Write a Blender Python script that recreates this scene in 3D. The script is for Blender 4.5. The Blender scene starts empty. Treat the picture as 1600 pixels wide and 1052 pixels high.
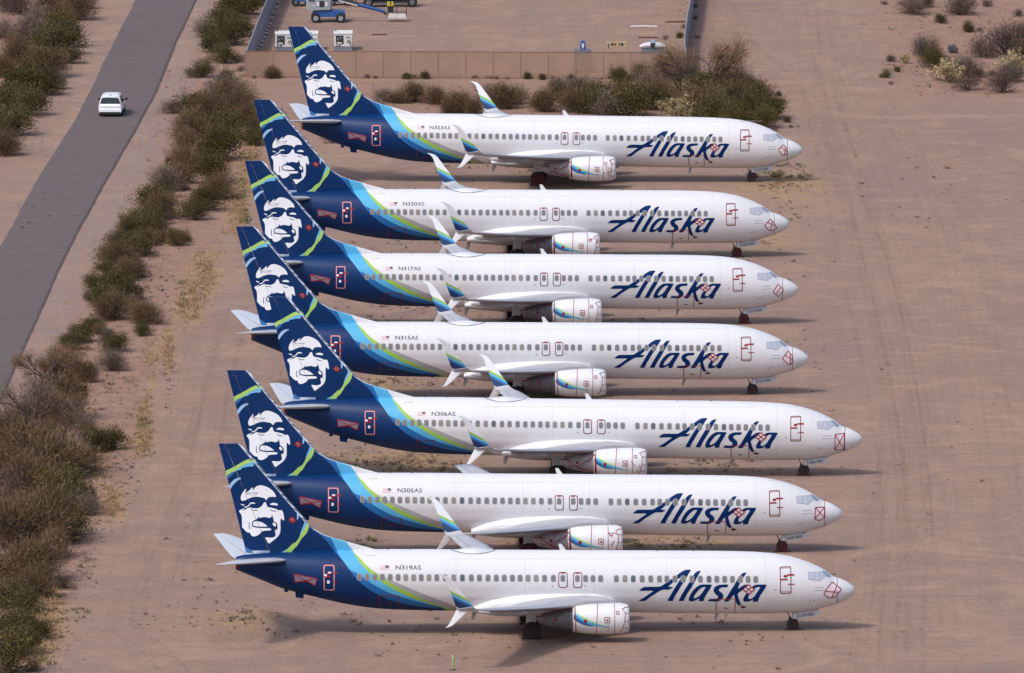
import bpy, bmesh, math, random
from mathutils import Vector, Matrix
from mathutils.geometry import tessellate_polygon
R=math.radians
S=bpy.context.scene
# ================= camera, sky, sun, exposure =================
F_PX,CAM_H,PITCH,ROLL=25028.82,152.224,R(7.307775),R(-0.263140)
cam=bpy.data.cameras.new('camera'); co=bpy.data.objects.new('camera',cam); S.collection.objects.link(co)
cam.sensor_width=36; cam.lens=36*F_PX/1600; cam.clip_start=10; cam.clip_end=9000
co.matrix_world=Matrix.Translation((0,-1150,CAM_H))@Matrix.Rotation(R(90)-PITCH,4,'X')@Matrix.Rotation(ROLL,4,'Z')
S.camera=co
SUN_DIR=Vector((-.56,-.56,1.0)).normalized()        # towards the sun
EL=math.asin(SUN_DIR.z); AZ=math.atan2(SUN_DIR.x,SUN_DIR.y)
w=bpy.data.worlds.new('World'); S.world=w; w.use_nodes=True
nt=w.node_tree; bg=nt.nodes['Background']; sk=nt.nodes.new('ShaderNodeTexSky'); sk.sky_type='NISHITA'
sk.sun_disc=False; sk.sun_elevation=EL; sk.sun_rotation=AZ; sk.air_density=1.0; sk.dust_density=3.0; sk.ozone_density=1.0
nt.links.new(sk.outputs[0],bg.inputs[0]); bg.inputs[1].default_value=0.15
sl=bpy.data.lights.new('sun','SUN'); sl.energy=1.55; sl.angle=R(7); sl.color=(1,.955,.90)
so=bpy.data.objects.new('sun',sl); S.collection.objects.link(so); so.rotation_euler=SUN_DIR.to_track_quat('Z','Y').to_euler(); so.location=(-50,-60,200)
S.view_settings.view_transform='Standard'; S.view_settings.look='None'; S.view_settings.exposure=0.38; S.view_settings.gamma=1
def ground_pt(px,py,z=0.0):   # point of the ground seen at that place of the 1600 px wide photograph
    a,b=px-800,526-py; cr,sr=math.cos(ROLL),math.sin(ROLL); x=a*cr-b*sr; y=a*sr+b*cr
    c,s=math.cos(PITCH),math.sin(PITCH); d=(x,y*s+F_PX*c,y*c-F_PX*s); t=(z-CAM_H)/d[2]
    return d[0]*t,d[1]*t-1150
def px_per_m(py): return (py+2677)/152.2

# ================= materials =================
def lin(c):
    return tuple(((v/255)/12.92 if v/255<=.04045 else ((v/255+.055)/1.055)**2.4) for v in c)+(1,)
MATS={}
def mat(name,rgb,rough=.5,metal=0,spec=.5,coat=0,noise=0,nscale=3.0,alpha=1,bump=0,lin_in=False):
    m=bpy.data.materials.new(name); m.use_nodes=True; n=m.node_tree; b=n.nodes['Principled BSDF']
    col=tuple(rgb)+(1,) if lin_in else lin(rgb)
    b.inputs['Base Color'].default_value=col; b.inputs['Roughness'].default_value=rough; b.inputs['Metallic'].default_value=metal
    b.inputs['Specular IOR Level'].default_value=spec; b.inputs['Coat Weight'].default_value=coat; b.inputs['Coat Roughness'].default_value=.12
    b.inputs['Alpha'].default_value=alpha
    tc=n.nodes.new('ShaderNodeTexCoord')
    nz=n.nodes.new('ShaderNodeTexNoise'); nz.inputs['Scale'].default_value=nscale; nz.inputs['Detail'].default_value=5
    n.links.new(tc.outputs['Object'],nz.inputs['Vector'])
    if noise:
        hs=n.nodes.new('ShaderNodeHueSaturation'); hs.inputs['Color'].default_value=col
        mr=n.nodes.new('ShaderNodeMapRange'); mr.inputs[1].default_value=.25; mr.inputs[2].default_value=.75
        mr.inputs[3].default_value=1-noise; mr.inputs[4].default_value=1+noise
        n.links.new(nz.outputs['Fac'],mr.inputs[0]); n.links.new(mr.outputs[0],hs.inputs['Value']); n.links.new(hs.outputs[0],b.inputs['Base Color'])
    if bump:
        bp=n.nodes.new('ShaderNodeBump'); bp.inputs['Strength'].default_value=bump; bp.inputs['Distance'].default_value=.05
        n.links.new(nz.outputs['Fac'],bp.inputs['Height']); n.links.new(bp.outputs[0],b.inputs['Normal'])
    MATS[name]=m; return m
NAVY=(0,43,92); MIDB=(34,100,162); SKYB=(84,168,210); GREEN=(148,186,78); GREY=(160,160,164); WHITE=(211,211,214)
mat('navy_paint',NAVY,.45,spec=.18,coat=0); mat('mid_blue_paint',MIDB,.35,coat=.3); mat('sky_blue_paint',SKYB,.35,coat=.3); mat('green_paint',GREEN,.38,coat=.3)
mat('pale_blue_paint',(150,185,222),.4); mat('white_paint',WHITE,.38,coat=.15,noise=.04,nscale=.8); mat('grey_paint_and_shade',(152,153,158),.42,noise=.07,nscale=1.5)
mat('word_blue',(0,40,94),.5,spec=.12); mat('dark_lettering',(28,32,48),.5); mat('red_tape',(134,6,22),.6); mat('pale_tape',(214,150,158),.6); mat('foil',(196,197,204),.42,metal=.25,noise=.12,nscale=6)
mat('pink_foil',(222,206,212),.5,noise=.15,nscale=9); mat('dark_foil',(128,120,134),.45,metal=.2,noise=.3,nscale=9)
mat('bare_metal',(196,200,206),.36,metal=.55); mat('fin_edge',(222,225,233),.4,metal=.2)
mat('window_grey',(116,115,116),.35,noise=.12,nscale=9); mat('window_beige',(134,128,120),.4); mat('window_dark',(84,88,94),.3); mat('window_rim',(150,153,160),.4)
mat('cockpit_film',(190,193,204),.3,metal=.2,noise=.12,nscale=7); mat('cockpit_glass',(140,148,166),.25)
mat('black_rubber',(26,25,27),.8); mat('black_cover',(34,24,28),.75,noise=.5,nscale=8); mat('maroon_cover',(62,16,24),.8,noise=.5,nscale=5); mat('gear_steel',(120,122,126),.4,metal=.6)
mat('pale_wrap',(160,152,156),.5,noise=.3,nscale=5,bump=.5); mat('exhaust_wrap',(104,100,104),.5,noise=.35,nscale=4,bump=.4); mat('soft_red',(92,18,24),.7); mat('seam',(120,123,130),.6); mat('dome_seal',(96,98,104),.6); mat('faint_seam',(168,171,180),.5); mat('blue_seam',(40,66,124),.5)
def livery():
    m=bpy.data.materials.new('livery_paint'); m.use_nodes=True; n=m.node_tree; L=n.links; b=n.nodes['Principled BSDF']
    b.inputs['Roughness'].default_value=.4; b.inputs['Specular IOR Level'].default_value=.22; b.inputs['Coat Weight'].default_value=.05; b.inputs['Coat Roughness'].default_value=.12
    tc=n.nodes.new('ShaderNodeTexCoord'); sp=n.nodes.new('ShaderNodeSeparateXYZ'); L.new(tc.outputs['Object'],sp.inputs[0])
    def mth(op,a,bb,clamp=False):
        q=n.nodes.new('ShaderNodeMath'); q.operation=op; q.use_clamp=clamp
        for i,v in enumerate((a,bb)):
            if isinstance(v,(int,float)): q.inputs[i].default_value=v
            else: L.new(v,q.inputs[i])
        return q.outputs[0]
    st=mth('SUBTRACT',20.0,sp.outputs[0]); zn=mth('DIVIDE',mth('SUBTRACT',sp.outputs[2],1.0),6.0)
    nz=n.nodes.new('ShaderNodeTexNoise'); nz.inputs['Scale'].default_value=.7; nz.inputs['Detail'].default_value=6; L.new(tc.outputs['Object'],nz.inputs['Vector'])
    mp=n.nodes.new('ShaderNodeMapping'); mp.inputs['Scale'].default_value=(4,.3,.25); L.new(tc.outputs['Object'],mp.inputs[0])
    n2=n.nodes.new('ShaderNodeTexNoise'); n2.inputs['Scale'].default_value=1.2; n2.inputs['Detail'].default_value=6; L.new(mp.outputs[0],n2.inputs['Vector'])
    dirt=mth('ADD',mth('MULTIPLY',nz.outputs['Fac'],.08),mth('MULTIPLY',n2.outputs['Fac'],.07)); val=mth('SUBTRACT',1.06,dirt)
    cur=None
    for B,c in ((B5,GREY),(B4,GREEN),(B3,SKYB),(B2,MIDB),(B1,NAVY)):
        fc=n.nodes.new('ShaderNodeFloatCurve'); cv=fc.mapping.curves[0]; pts=[(max(0,min(1,(z-1)/6)),(x-24)/12) for z,x in B]
        pts=[(0,pts[0][1]-.03)]+pts if pts[0][0]>.03 else pts
        cv.points[0].location=pts[0]; cv.points[1].location=pts[-1]
        for p in pts[1:-1]: cv.points.new(*p)
        for p in cv.points: p.handle_type='AUTO_CLAMPED'
        fc.mapping.extend='HORIZONTAL'; fc.mapping.update(); L.new(zn,fc.inputs['Value'])
        xi=mth('ADD',mth('MULTIPLY',fc.outputs[0],12.0),24.0); k=mth('MULTIPLY',mth('SUBTRACT',st,xi),60.0,True)
        mx=n.nodes.new('ShaderNodeMix'); mx.data_type='RGBA'; L.new(k,mx.inputs[0])
        if cur is None: mx.inputs[6].default_value=lin(WHITE)
        else: L.new(cur,mx.inputs[6])
        mx.inputs[7].default_value=lin(c); cur=mx.outputs[2]
    hs=n.nodes.new('ShaderNodeHueSaturation'); L.new(cur,hs.inputs['Color']); L.new(val,hs.inputs['Value']); L.new(hs.outputs[0],b.inputs['Base Color'])
    MATS['livery_paint']=m
def winglet_mat():
    m=bpy.data.materials.new('winglet_paint'); m.use_nodes=True; n=m.node_tree; L=n.links; b=n.nodes['Principled BSDF']; b.inputs['Roughness'].default_value=.38; b.inputs['Coat Weight'].default_value=.3
    tc=n.nodes.new('ShaderNodeTexCoord'); sp=n.nodes.new('ShaderNodeSeparateXYZ'); L.new(tc.outputs['Object'],sp.inputs[0])
    a=n.nodes.new('ShaderNodeMath'); a.operation='MULTIPLY_ADD'; L.new(sp.outputs[0],a.inputs[0]); a.inputs[1].default_value=.5; a.inputs[2].default_value=.5*5.46
    q=n.nodes.new('ShaderNodeMath'); q.operation='ADD'; L.new(sp.outputs[2],q.inputs[0]); L.new(a.outputs[0],q.inputs[1])
    d=n.nodes.new('ShaderNodeMath'); d.operation='SUBTRACT'; L.new(q.outputs[0],d.inputs[0]); d.inputs[1].default_value=3.5
    d2=n.nodes.new('ShaderNodeMath'); d2.operation='DIVIDE'; L.new(d.outputs[0],d2.inputs[0]); d2.inputs[1].default_value=2.0
    r=n.nodes.new('ShaderNodeValToRGB'); r.color_ramp.interpolation='CONSTANT'; e=r.color_ramp.elements
    e[0].position=0; e[0].color=lin((176,180,190)); e[1].position=.13; e[1].color=lin(NAVY)
    for p,c in ((.34,MIDB),(.42,SKYB),(.50,GREEN),(.575,(222,224,230))):
        k=e.new(p); k.color=lin(c)
    L.new(d2.outputs[0],r.inputs[0]); L.new(r.outputs[0],b.inputs['Base Color']); MATS['winglet_paint']=m

# ================= mesh helpers =================
class MB:
    def __init__(s): s.v=[]; s.f=[]; s.m=[]; s.mats=[]; s.sm=[]
    def mi(s,name):
        if name not in s.mats: s.mats.append(name)
        return s.mats.index(name)
    def add(s,vs,fs,name,smooth=False):
        o=len(s.v); s.v+= [tuple(v) for v in vs]; k=s.mi(name)
        for f in fs: s.f.append(tuple(i+o for i in f)); s.m.append(k); s.sm.append(smooth)
    def box(s,x0,x1,y0,y1,z0,z1,name,M=None):
        vs=[Vector((x,y,z)) for x in (x0,x1) for y in (y0,y1) for z in (z0,z1)]
        if M: vs=[M@v for v in vs]
        s.add(vs,[(0,1,3,2),(4,6,7,5),(0,4,5,1),(2,3,7,6),(0,2,6,4),(1,5,7,3)],name)
    def tube(s,pts,rad,name,n=8,cap=True,smooth=True):
        vs=[];fs=[]; pts=[Vector(p) for p in pts]
        if not isinstance(rad,(list,tuple)): rad=[rad]*len(pts)
        for i,p in enumerate(pts):
            d=(pts[min(i+1,len(pts)-1)]-pts[max(i-1,0)]).normalized(); u=d.orthogonal().normalized() if abs(d.z)>.9 else d.cross(Vector((0,0,1))).normalized(); v=d.cross(u)
            for k in range(n):
                a=2*math.pi*k/n; vs.append(p+(u*math.cos(a)+v*math.sin(a))*rad[i])
        for i in range(len(pts)-1):
            for k in range(n): fs.append((i*n+k,i*n+(k+1)%n,(i+1)*n+(k+1)%n,(i+1)*n+k))
        if cap: fs.append(tuple(range(n))); fs.append(tuple((len(pts)-1)*n+k for k in range(n)))
        s.add(vs,fs,name,smooth)
    def revx(s,prof,cy,cz,name,n=40,flat=0,smooth=True):   # profile (x,r) turned about the x axis through cy,cz
        vs=[];fs=[]
        for x,r in prof:
            for k in range(n):
                a=2*math.pi*k/n; z=math.sin(a)*r
                if z<0: z*=(1-flat)
                vs.append((x,cy+math.cos(a)*r,cz+z))
        for i in range(len(prof)-1):
            for k in range(n): fs.append((i*n+k,i*n+(k+1)%n,(i+1)*n+(k+1)%n,(i+1)*n+k))
        s.add(vs,fs,name,smooth)
    def loft(s,rings,name,closed=True,cap=True,smooth=True):
        n=len(rings[0]); vs=[p for r in rings for p in r]; fs=[]
        for i in range(len(rings)-1):
            for k in range(n if closed else n-1): fs.append((i*n+k,i*n+(k+1)%n,(i+1)*n+(k+1)%n,(i+1)*n+k))
        if cap: fs.append(tuple(range(n))[::-1]); fs.append(tuple((len(rings)-1)*n+k for k in range(n)))
        s.add(vs,fs,name,smooth)
    def wheel(s,c,r,wd,tyre='black_rubber',hub='gear_steel',ax='y'):
        prof=[(-wd/2,r*.55),(-wd/2,r*.9),(-wd*.35,r),(wd*.35,r),(wd/2,r*.9),(wd/2,r*.55)]
        def P(a,x,q): 
            d=(math.cos(a)*q,math.sin(a)*q)
            return (c[0]+d[0],c[1]+x,c[2]+d[1]) if ax=='y' else (c[0]+x,c[1]+d[0],c[2]+d[1])
        n=20; s.loft([[P(2*math.pi*k/n,x,q) for k in range(n)] for x,q in prof],tyre,cap=False)
        s.loft([[P(2*math.pi*k/n,x,q) for k in range(n)] for x,q in ((-wd*.42,r*.02),(-wd*.42,r*.56),(wd*.42,r*.56),(wd*.42,r*.02))],hub,cap=True)
    def mesh(s,name,smooth_angle=None):
        me=bpy.data.meshes.new(name); me.from_pydata(s.v,[],s.f); me.update()
        for k in s.mats: me.materials.append(MATS[k])
        me.polygons.foreach_set('material_index',s.m); me.polygons.foreach_set('use_smooth',s.sm)
        bm=bmesh.new(); bm.from_mesh(me); bmesh.ops.recalc_face_normals(bm,faces=[f for f in bm.faces]); bm.to_mesh(me); bm.free()
        if smooth_angle: 
            try: me.set_sharp_from_angle(angle=R(smooth_angle))
            except Exception: pass
        return me
COL=S.collection
def obj(name,me,parent=None,loc=(0,0,0),rot=(0,0,0)):
    if isinstance(me,MB): me=me.mesh(name,40)
    o=bpy.data.objects.new(name,me); COL.objects.link(o); o.location=loc; o.rotation_euler=rot
    if parent: o.parent=parent
    return o
def tag(o,label,cat,group=None,kind=None):
    if label: o['label']=label
    if cat: o['category']=cat
    if group: o['group']=group
    if kind: o['kind']=kind
    return o
def thing(name,label,cat,loc=(0,0,0),rz=0,group=None):
    o=bpy.data.objects.new(name,None); COL.objects.link(o); o.location=loc; o.rotation_euler=(0,0,rz); o.empty_display_size=.5
    return tag(o,label,cat,group)
def copy_tree(o,parent=None):
    kids=[c for c in KIDS.get(o.name,[])]
    c=o.copy(); COL.objects.link(c)
    if parent: c.parent=parent
    for k in kids: copy_tree(k,c)
    return c
KIDS={}
def index_kids():
    KIDS.clear()
    for o in bpy.data.objects:
        if o.parent: KIDS.setdefault(o.parent.name,[]).append(o)

X0=20.0   # the aircraft's own origin lies on the ground 20 m behind its nose
def P(x,y,z): return (X0-x,-y,z)        # station, distance to starboard, height -> local
def decal(mb,name,outer,hole=None,surf=None,off=.006,gx=None,gz=.12,clip=None,sign=1):
    """paint laid on a curved side: polygon in (station, height) cut into strips and set on the surface"""
    loops=[[Vector((x,z,0)) for x,z in outer]]
    if hole: loops.append([Vector((x,z,0)) for x,z in hole])
    tr=tessellate_polygon(loops); pts=[p for l in loops for p in l]
    bm=bmesh.new(); vs=[bm.verts.new(p) for p in pts]
    for t in tr:
        try: bm.faces.new([vs[i] for i in t])
        except ValueError: pass
    xs=[p.x for p in pts]; zs=[p.y for p in pts]
    def cut(co,no,**k): bmesh.ops.bisect_plane(bm,geom=bm.verts[:]+bm.edges[:]+bm.faces[:],plane_co=co,plane_no=no,dist=1e-5,**k)
    if clip: cut((clip[0],clip[1],0),clip[2],clear_inner=True)
    z=math.floor(min(zs)/gz)*gz+gz
    while z<max(zs): cut((0,z,0),(0,1,0)); z+=gz
    if gx:
        x=math.floor(min(xs)/gx)*gx+gx
        while x<max(xs): cut((x,0,0),(1,0,0)); x+=gx
    bm.verts.index_update(); bm.verts.ensure_lookup_table()
    o=[P(v.co.x,sign*(surf(v.co.x,v.co.y)+off),v.co.y) for v in bm.verts]; f=[[v.index for v in q.verts] for q in bm.faces]
    bm.free()
    if f: mb.add(o,f,name,True)
def rrect(x0,x1,z0,z1,r,n=4):
    if x0>x1: x0,x1=x1,x0
    if z0>z1: z0,z1=z1,z0
    o=[]
    for cx,cz,a0 in ((x1-r,z1-r,0),(x0+r,z1-r,90),(x0+r,z0+r,180),(x1-r,z0+r,270)):
        for k in range(n+1):
            a=R(a0+90*k/n); o.append((cx+r*math.cos(a),cz+r*math.sin(a)))
    return o
def line_poly(a,b,w):
    dx,dz=b[0]-a[0],b[1]-a[1]; l=math.hypot(dx,dz) or 1; nx,nz=-dz/l*w/2,dx/l*w/2
    return [(a[0]+nx,a[1]+nz),(b[0]+nx,b[1]+nz),(b[0]-nx,b[1]-nz),(a[0]-nx,a[1]-nz)]
def outline(mb,name,pts,w,surf,off,closed=True,**k):
    n=len(pts)
    for i in range(n if closed else n-1): decal(mb,name,line_poly(pts[i],pts[(i+1)%n],w),None,surf,off,**k)
# ---- fuselage shape: station x (m back from nose), z (m above ground, parked attitude) ----
_TOP=[(0,2.60),(.03,2.70),(.08,2.80),(.27,2.98),(.51,3.15),(.75,3.28),(1.13,3.43),(1.42,3.51),(1.52,3.57),(1.94,3.91),(2.32,4.13),(2.9,4.41),(3.37,4.59),(3.85,4.75),(4.7,4.96),(5.7,5.10),(7.0,5.19),(9,5.25),(14,5.32),(22.4,5.43),(31.3,5.54),(35,5.50),(37.4,5.42),(39,5.33),(40.0,5.24),(40.45,5.12)]
_BOT=[(0,2.58),(.03,2.46),(.08,2.35),(.27,2.17),(.51,2.03),(.75,1.92),(1.13,1.76),(1.95,1.50),(2.42,1.37),(2.9,1.28),(4.14,1.16),(5.7,1.13),(10,1.17),(14,1.25),(18,1.31),(22.5,1.38),(25,1.44),(28.7,1.53),(30,1.58),(31.2,1.66),(33,1.92),(35.4,2.48),(37.5,3.05),(38.3,3.38),(40.06,4.12),(40.45,4.3)]
_HW=[(0,0.01),(.03,.12),(.08,.22),(.27,.42),(.51,.57),(.75,.70),(1.13,.88),(1.52,1.04),(1.95,1.19),(2.42,1.33),(2.9,1.45),(3.4,1.56),(4,1.66),(5,1.78),(6,1.85),(7.2,1.88),(28,1.88),(29.5,1.86),(31,1.79),(33,1.62),(35,1.36),(37,1.03),(38.5,.76),(39.6,.55),(40.2,.42),(40.45,.34)]
def _ip(T,x):
    if x<=T[0][0]: return T[0][1]
    if x>=T[-1][0]: return T[-1][1]
    for i in range(len(T)-1):
        if T[i+1][0]>=x:
            a,b=T[i],T[i+1]; h=b[0]-a[0]; t=(x-a[0])/h
            p=T[i-1] if i>0 else a; q=T[i+2] if i+2<len(T) else b
            s=(b[1]-a[1])/h
            s0=(a[1]-p[1])/(a[0]-p[0]) if i>0 else s
            s2=(q[1]-b[1])/(q[0]-b[0]) if i+2<len(T) else s
            def lim(u,v): return 0 if u*v<=0 else 2*u*v/(u+v)
            m0=lim(s0,s) if i>0 else s; m1=lim(s,s2) if i+2<len(T) else s
            return (2*t**3-3*t*t+1)*a[1]+(t**3-2*t*t+t)*h*m0+(-2*t**3+3*t*t)*b[1]+(t**3-t*t)*h*m1
def _unit(t):  # half width of the unit section at height t in -1..1 (two lobes)
    t=max(-1,min(1,t)); z=t*2.005
    a=1.88**2-(z-.125)**2; b=1.80**2-(z+.205)**2
    return math.sqrt(max(0,a,b))/1.88
def fus(x): return _ip(_TOP,x),_ip(_BOT,x),_ip(_HW,x)
def fusy(x,z):
    tp,bt,hw=fus(x); c=(tp+bt)/2; h=max(1e-4,(tp-bt)/2); t=max(-1,min(1,(z-c)/h))
    e=math.sqrt(max(0,1-t*t)); k=max(0,min(1,(x-3)/4))*max(0,min(1,(33-x)/4))
    return hw*(e*(1-k)+_unit(t)*k)
B1=[(1.68,26.92),(1.82,27.91),(1.99,28.89),(2.19,29.67),(2.45,30.52),(2.77,31.17),(3.09,31.69),(3.55,32.28),(4.0,32.73),(4.32,32.99),(4.78,33.31),(5.14,33.62),(5.51,34.03),(6.15,34.52),(6.78,35.17)]
B2=[(1.77,26.93),(2.06,27.91),(2.27,28.63),(2.52,29.41),(2.8,30.2),(3.11,30.85),(3.48,31.5),(3.94,32.14),(4.2,32.53),(4.37,32.95),(4.76,33.29),(5.14,33.61),(5.5,33.84),(5.91,34.03),(6.38,34.23),(6.77,34.39)]
B3=[(1.79,26.93),(2.01,27.58),(2.26,28.24),(2.52,28.89),(2.8,29.54),(3.15,30.19),(3.55,30.84),(3.91,31.36),(4.36,31.88),(4.75,32.27),(5.14,32.58),(5.5,32.83),(6.14,33.25),(6.77,33.6)]
B4=[(1.64,26.27),(1.86,26.93),(2.15,27.58),(2.44,28.24),(2.79,28.89),(3.18,29.67),(3.55,30.32),(3.89,30.84),(4.17,31.23),(4.39,31.55),(4.7,31.94),(5.08,32.32),(5.5,32.8),(6.14,33.25),(6.77,33.6)]
B5=[(1.64,25.75),(1.97,26.28),(2.29,26.93),(2.56,27.59),(2.83,28.24),(3.11,28.89),(3.4,29.54),(3.7,30.19),(3.93,30.71),(4.2,31.23),(4.39,31.55),(4.7,31.94),(5.08,32.32),(5.5,32.8),(6.14,33.25),(6.77,33.6)]
WORD=[([(14.245,2.22),(14.075,2.338),(13.763,2.535),(13.482,2.746),(13.217,2.931),(14.204,2.926),(14.079,3.062),(13.907,3.174),(13.735,3.198),(12.842,3.191),(12.67,3.292),(12.356,3.495),(12.042,3.71),(11.821,3.861),(11.536,4.071),(11.283,4.217),(11.125,4.269),(10.764,4.278),(11.006,3.93),(11.229,3.548),(11.449,3.234),(11.636,2.912),(11.822,2.602),(11.946,2.355),(11.991,2.203),(12.335,2.206),(12.29,2.341),(12.105,2.686),(11.825,3.173),(11.605,3.52),(11.414,3.812),(11.713,3.661),(11.918,3.522),(12.138,3.335),(12.31,3.183),(11.966,3.168),(12.075,3.072),(12.232,2.992),(12.67,2.996),(12.92,2.857),(13.169,2.695),(13.512,2.467),(13.791,2.216)],[]),([(10.14,4.193),(10.312,4.185),(10.47,4.121),(10.63,3.957),(10.79,3.668),(11.011,3.326),(11.261,2.909),(11.477,2.518),(11.631,2.201),(11.286,2.198),(11.225,2.35),(11.04,2.71),(10.792,3.1),(10.54,3.542),(10.349,3.879)],[]),([(9.404,3.313),(9.623,2.929),(9.809,2.635),(9.932,2.373),(9.977,2.171),(10.299,2.173),(10.255,2.359),(10.348,2.326),(10.504,2.236),(10.691,2.176),(10.847,2.178),(10.942,2.219),(10.959,2.347),(10.852,2.644),(10.666,2.937),(10.447,3.162),(10.228,3.297),(10.009,3.327)],[(9.837,3.151),(10.04,3.143),(10.259,2.999),(10.477,2.738),(10.616,2.511),(10.631,2.412),(10.568,2.371),(10.443,2.427),(10.225,2.573),(10.008,2.867)]),([(8.355,3.304),(8.449,3.114),(8.716,3.116),(8.903,3.069),(8.997,2.973),(8.965,2.875),(8.808,2.758),(8.713,2.659),(8.681,2.495),(8.757,2.313),(8.959,2.18),(9.178,2.137),(9.726,2.186),(9.556,2.353),(9.337,2.335),(9.118,2.35),(9.025,2.432),(9.057,2.531),(9.214,2.663),(9.325,2.828),(9.342,2.975),(9.279,3.12),(9.123,3.231),(8.935,3.293),(8.716,3.307)],[]),([(7.157,4.062),(7.361,4.049),(7.487,3.99),(7.615,3.84),(7.742,3.673),(7.932,3.364),(8.183,2.95),(8.431,2.526),(8.677,2.144),(8.332,2.141),(8.179,2.392),(8.008,2.621),(7.944,2.39),(7.894,2.189),(7.812,1.982),(7.715,1.866),(7.48,1.839),(7.578,2.015),(7.677,2.322),(7.774,2.684),(7.369,2.976),(7.056,3.182),(6.946,3.292),(7.244,3.295),(7.4,3.249),(7.776,2.979),(7.619,3.361),(7.461,3.64),(7.302,3.853)],[]),([(5.833,3.278),(6.052,2.898),(6.269,2.573),(6.362,2.376),(6.436,2.108),(6.781,2.112),(6.737,2.297),(6.954,2.147),(7.204,2.115),(7.361,2.134),(7.41,2.253),(7.319,2.517),(7.117,2.778),(6.899,3.069),(6.711,3.226),(6.523,3.287)],[(6.272,3.109),(6.46,3.128),(6.648,3.034),(6.866,2.776),(7.052,2.515),(7.083,2.384),(7.003,2.3),(6.863,2.332),(6.676,2.479),(6.49,2.772)])]
FACE=[[(39.773,9.624),(39.734,9.579),(39.802,9.428),(39.735,9.399),(39.524,9.521),(39.384,9.677),(39.311,9.704),(39.301,9.648),(39.346,9.553),(39.273,9.553),(39.161,9.703),(38.994,9.825),(38.799,9.852),(38.578,9.811),(38.301,9.696),(38.079,9.543),(37.914,9.357),(37.832,9.188),(37.794,9.092),(37.86,9.065),(38.027,9.094),(38.194,9.079),(38.333,9.024),(38.389,8.929),(38.445,8.856),(38.5,8.941),(38.583,9.015),(38.805,9.067),(39.082,9.103),(39.36,9.071),(39.583,8.978),(39.806,8.867),(40.0,8.813),(40.083,8.87),(40.11,9.038),(40.053,9.234),(39.941,9.429)],[(39.892,8.436),(39.753,8.446),(39.613,8.529),(39.529,8.669),(39.39,8.735),(39.196,8.711),(39.152,8.638),(39.279,8.639),(39.418,8.64),(39.53,8.529),(39.67,8.401),(39.837,8.374)],[(40.113,8.618),(40.002,8.605),(39.835,8.548),(39.908,8.504),(40.058,8.544)],[(38.196,8.63),(37.974,8.701),(37.78,8.655),(37.686,8.587),(37.708,8.514),(37.864,8.532),(38.03,8.545),(38.197,8.574)],[(40.227,8.142),(40.143,8.225),(40.004,8.28),(39.865,8.335),(39.876,8.279),(40.06,8.185),(39.949,8.196),(39.81,8.251),(39.67,8.334),(39.531,8.389),(39.281,8.342),(39.004,8.328),(38.865,8.394),(38.753,8.466),(38.669,8.578),(38.613,8.69),(38.529,8.745),(38.462,8.716),(38.435,8.604),(38.392,8.463),(38.309,8.407),(38.198,8.389),(38.032,8.348),(37.865,8.308),(37.727,8.251),(37.644,8.177),(37.56,8.216),(37.449,8.203),(37.367,8.119),(37.329,7.95),(37.286,7.697),(37.287,7.529),(37.37,7.558),(37.469,7.671),(37.508,7.643),(37.527,7.419),(37.523,7.082),(37.53,6.802),(37.598,6.606),(37.767,6.383),(37.99,6.216),(38.129,6.105),(38.269,6.005),(38.352,6.051),(38.407,6.164),(38.462,6.276),(38.544,6.389),(38.433,6.416),(38.211,6.386),(38.016,6.402),(37.877,6.479),(37.832,6.58),(37.864,6.72),(37.886,6.861),(37.846,6.928),(37.774,6.916),(37.752,6.86),(37.718,7.028),(37.716,7.252),(37.815,7.421),(37.954,7.467),(37.97,7.591),(38.008,7.759),(38.062,7.9),(38.101,7.928),(38.091,7.788),(38.175,7.716),(38.314,7.706),(38.48,7.763),(38.702,7.754),(38.869,7.699),(38.924,7.739),(38.951,7.851),(38.98,7.711),(39.092,7.611),(39.259,7.534),(39.36,7.434),(39.394,7.294),(39.372,7.181),(39.29,7.097),(39.068,7.05),(38.818,7.025),(38.54,7.034),(38.262,7.032),(38.124,6.975),(38.152,6.891),(38.319,6.864),(38.541,6.855),(38.764,6.812),(38.82,6.7),(38.904,6.617),(39.099,6.506),(39.294,6.468),(39.432,6.537),(39.476,6.621),(39.487,6.705),(39.681,6.735),(39.819,6.848),(39.957,7.018),(40.029,7.075),(40.027,7.383),(40.035,7.776),(40.089,7.944),(40.172,8.057)],[(39.316,7.349),(39.26,7.444),(39.12,7.488),(38.871,7.458),(38.649,7.372),(38.456,7.23),(38.362,7.145),(38.539,7.135),(38.817,7.121),(39.095,7.14),(39.261,7.18),(39.328,7.254)],[(38.049,7.339),(37.965,7.411),(37.871,7.365),(37.805,7.253),(37.817,7.141),(37.884,7.141),(37.995,7.198)]]
FACED=[[(39.56,7.435),(39.526,7.435),(39.55,7.211),(39.524,6.958),(39.574,6.959),(39.6,7.211)],[(39.395,7.154),(39.367,7.142),(39.385,6.974),(39.413,6.974)],[(39.504,8.315),(39.338,8.236),(39.116,8.217),(38.988,8.216),(39.021,8.177),(39.199,8.173),(39.393,8.219)],[(38.199,8.277),(38.088,8.22),(37.922,8.168),(37.783,8.15),(37.839,8.111),(38.005,8.141),(38.155,8.198)]]
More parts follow.
